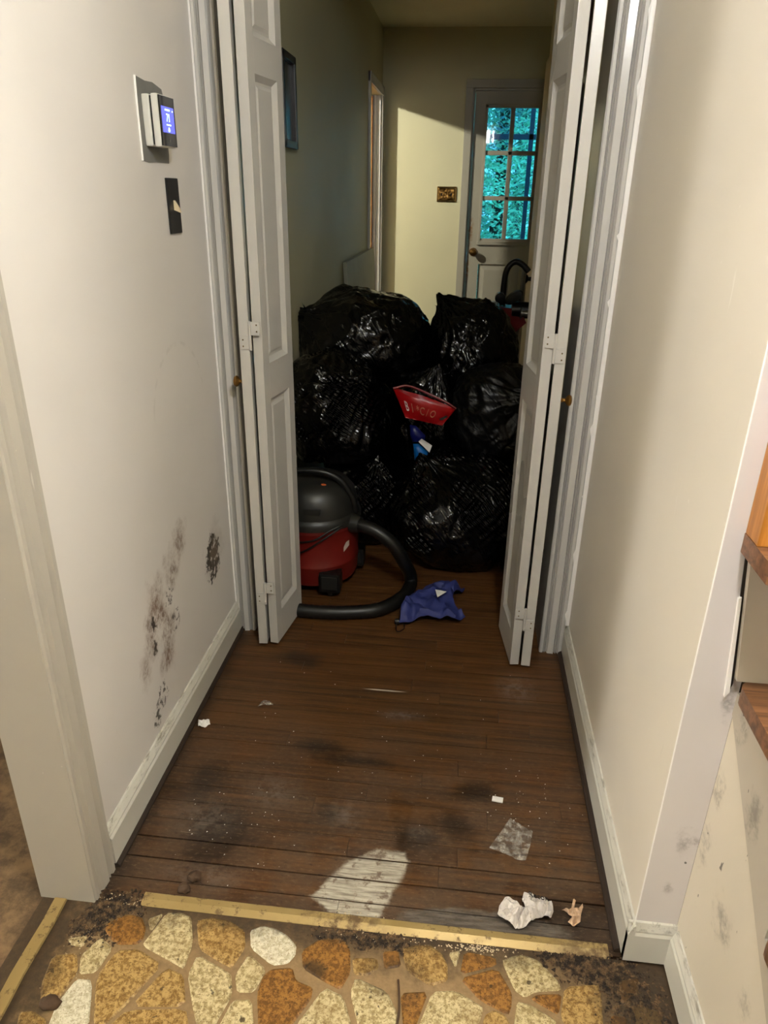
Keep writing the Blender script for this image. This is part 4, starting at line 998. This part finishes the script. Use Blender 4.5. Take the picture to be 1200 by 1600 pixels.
scatter('floor_crumbs', M['white_chip'], [(-.66, .36, 1.0, 2.0), (.1, .36, 1.15, 1.5), (-.6, -.3, 1.0, 1.4)], 150, .0022, 13, 'tiny white crumbs strewn over the wood floor', 'crumbs')

# ------------------------------------------------------------------ packets in the pile
Yc = 2.74
cb = thing('snack_packet', (-.135, Yc, .50), 'torn red snack packet with pale lettering in the bag pile', 'packet')
PF = [(-.258, .655), (-.012, .582), (-.060, .520), (-.205, .545)]
mb = MB(); nx, nz = 18, 8; vs = []
for side in (1, -1):
    for i in range(nx + 1):
        for j in range(nz + 1):
            u, w = i / nx, j / nz
            a = Vector(PF[0]).lerp(Vector(PF[1]), u); b = Vector(PF[3]).lerp(Vector(PF[2]), u); p = b.lerp(a, w)
            bul = .034 * math.sin(math.pi * u) ** .6 * math.sin(math.pi * min(1, w * .55 + .0)) + .004 * noise.noise(Vector((u * 6, w * 4, side)))
            vs.append((p.x, Yc - side * bul - .02 * (1 - w), p.y))
m_ = (nx + 1) * (nz + 1); fs = []
for s in (0, m_):
    for i in range(nx):
        for j in range(nz): fs.append((s + i * (nz + 1) + j, s + (i + 1) * (nz + 1) + j, s + (i + 1) * (nz + 1) + j + 1, s + i * (nz + 1) + j + 1))
put('pouch', mb.add(vs, fs), M['chips'], cb, smooth=True, angle=60)
put('open_rim', MB().tube(spline([(-.258, Yc, .655), (-.20, Yc + .018, .662), (-.12, Yc + .024, .632), (-.05, Yc + .016, .604), (-.010, Yc, .584)], 24), .0045, 8), M['red_metal'], cb, smooth=True)
def pk(u, w, h):
    a = Vector(PF[0]).lerp(Vector(PF[1]), u); b = Vector(PF[3]).lerp(Vector(PF[2]), u); p = b.lerp(a, w)
    bul = .034 * math.sin(math.pi * max(0.001, min(.999, u))) ** .6 * math.sin(math.pi * min(1, w * .55)) + .003
    return (p.x, Yc - bul - .02 * (1 - w) - h, p.y)
for s_, u_, mt in (('B', .16, 'white_print'), ('I', .27, 'chips_print'), ('*', .38, 'chips_print'), ('C', .47, 'chips_print'), ('/', .57, 'chips_print'), ('O', .68, 'chips_print')):
    put('letter', text_mb(s_, .42, lambda x, y, h, u_=u_: pk(u_ + x * .32 + y * .05, .50 + y * 1.3, h * 2)), M[mt], cb)
put('foil_corner', MB().add([pk(.83, .35, .002), pk(.92, .62, .002), pk(.97, .58, .002), pk(.90, .30, .002)], [(0, 1, 2, 3)]), M['chrome'], cb)
Yb = 2.735
bb = thing('blue_packet', (-.14, Yb, .36), 'blue plastic packet with a white label wedged between bags', 'packet')
def pouch(P, y, d):
    n = len(P); c0 = (sum(p[0] for p in P) / n, sum(p[1] for p in P) / n); rings = [(1, 0), (.9, .5), (.6, .9), (.0, 1)]
    mb = MB()
    for s in (1, -1):
        vs = [(c0[0] + (p[0] - c0[0]) * k, y - s * d * h, c0[1] + (p[1] - c0[1]) * k) for k, h in rings for p in P]
        mb.add(vs, [(r * n + i, r * n + (i + 1) % n, (r + 1) * n + (i + 1) % n, (r + 1) * n + i) for r in range(3) for i in range(n)])
    return mb
put('upper_fold', pouch([(-.188, .512), (-.165, .510), (-.125, .470), (-.128, .445), (-.175, .440), (-.186, .47)], Yb, .02), M['navy'], bb, smooth=True, angle=70)
put('lower_fold', pouch([(-.172, .438), (-.150, .440), (-.112, .408), (-.112, .372), (-.150, .362), (-.164, .37)], Yb - .012, .022), M['blue_bag'], bb, smooth=True, angle=70)
put('white_label', MB().add([(-.150, Yb - .034, .455), (-.138, Yb - .036, .468), (-.096, Yb - .030, .440), (-.105, Yb - .034, .412), (-.150, Yb - .031, .455), (-.138, Yb - .033, .468), (-.096, Yb - .027, .440), (-.105, Yb - .031, .412)], [(0, 1, 2, 3), (4, 5, 6, 7), (0, 1, 5, 4), (1, 2, 6, 5), (2, 3, 7, 6), (3, 0, 4, 7)]), M['white_print'], bb)

# ------------------------------------------------------------------ wheeled cart behind the pile
HY = 3.95
hc = thing('wheeled_cart', (.25, HY, 0), 'dark red wheeled machine with a looped black handle behind the bags', 'cart')
hd = spline([(.195, HY, .82), (.197, HY, .92), (.203, HY, .985), (.222, HY, 1.022), (.252, HY, 1.036), (.285, HY, 1.022), (.318, HY, .990)], 30)
put('handle_grip', MB().tube(hd, .0155, 12), M['black'], hc, smooth=True)
put('handle_bar', MB().tube([(.186, HY, .80), (.193, HY, .96)], .006, 8).tube([(.206, HY + .01, .78), (.212, HY + .01, .95)], .007, 8).tube([(.285, HY + .02, .55), (.297, HY + .02, 1.0)], .012, 8), M['chrome'], hc, smooth=True)
up = lambda mb: mb.xf(lambda v: Vector((v.x - .012, v.y, v.z + .045)))
put('body', MB().prism([(.07, .73), (.15, .815), (.29, .81), (.325, .74), (.22, .64), (.22, .12), (.08, .12)], HY - .06, HY + .10, lambda a, b, t: (a, t, b)), M['red_metal'], hc)
put('bracket', up(MB().box(.150, .172, HY - .075, HY - .055, .69, .80, .003).box(.176, .184, HY - .075, HY - .055, .70, .795, .002)), M['chrome'], hc)
put('pivot', up(MB().lathe([(.002, -.03), (.026, -.028), (.028, 0), (.026, .028), (.002, .03)], (.192, HY - .03, .815), 16, 'y')), M['black'], hc, smooth=True)
put('gauge', up(MB().lathe([(.002, -.02), (.030, -.018), (.036, 0), (.030, .018), (.002, .02)], (.262, HY - .05, .820), 20, 'y', (1.25, .9)).xf(lambda v: Vector((v.x, v.y, v.z + (v.x - .262) * .45)))), M['vac_black'], hc, smooth=True)
put('motor', up(MB().lathe([(.002, -.06), (.04, -.055), (.044, 0), (.04, .045), (.02, .06), (.002, .062)], (.312, HY - .03, .755), 18, 'x')), M['black'], hc, smooth=True)
put('coupling', up(MB().lathe([(.026, -.018), (.028, -.016), (.028, -.010), (.014, -.008), (.014, .028), (.002, .030)], (.318, HY - .08, .745), 14, 'x')), M['chrome'], hc, smooth=True)
for x in (.085, .27):
    put('wheel', MB().lathe([(.04, -.018), (.075, -.018), (.08, -.010), (.08, .010), (.075, .018), (.04, .018)], (x, HY + .10, .0805), 24, 'x'), M['black'], hc, smooth=True)
put('axle', MB().tube([(.06, HY + .10, .0805), (.30, HY + .10, .0805)], .008, 8), M['chrome'], hc)

# ------------------------------------------------------------------ outdoors beyond the panes
S('ground', MB().box(-6, 8, 6.25, 18, -.3, -.15), M['soil'], 'green ground outside the far door', 'ground')
pp = thing('porch_frame', (.52, 7.5, -.15), 'dark porch post and rail outside the glazed door', 'porch post')
put('post', MB().box(.497, .536, 7.5, 7.54, -.15, 3.2), M['post'], pp)
put('rail', MB().box(-1.5, 3.0, 7.5, 7.54, 1.815, 1.860), M['post'], pp)
def tree(label, x, y, h, rx, seed, n):
    random.seed(seed); o = thing('tree', (x, y, -.15), label, 'tree', 'trees outside the far door')
    put('trunk', MB().tube([(x, y, -.15), (x + .05, y, h * .5), (x, y + .1, h * .9)], [.11, .08, .03], 10), M['bark'], o, smooth=True)
    mb = MB()
    for _ in range(n):
        while True:
            p = Vector((random.uniform(-1, 1), random.uniform(-1, 1), random.uniform(-1, 1)))
            if p.length < 1: break
        c = Vector((x + p.x * rx, y + p.y * rx * .7, h * .5 + p.z * h * .5))
        L = random.uniform(.022, .05); a = Vector((random.uniform(-1, 1), random.uniform(-1, 1), random.uniform(-.6, .6))).normalized()
        b = a.orthogonal().normalized(); b = (b + Vector((random.uniform(-1, 1), random.uniform(-1, 1), random.uniform(-1, 1)))).normalized(); b = (b - a * a.dot(b)).normalized() * L * .35
        mb.add([c - a * L, c + b - a * L * .1, c + a * L, c - b - a * L * .1], [(0, 1, 2, 3)])
    put('foliage', mb, M['leaf'], o, kind='stuff')
tree('dense leafy tree nearest the porch, seen left in the panes', .30, 9.3, 3.6, .85, 31, 16000)
tree('leafy tree behind the porch post at right', 2.05, 10.0, 4.0, .85, 32, 9000)
tree('far leafy tree closing the view outside', .7, 12.4, 5.0, 1.6, 33, 22000)
tree('far leafy tree at the left edge outside', -2.2, 11.0, 4.4, 1.1, 34, 5000)
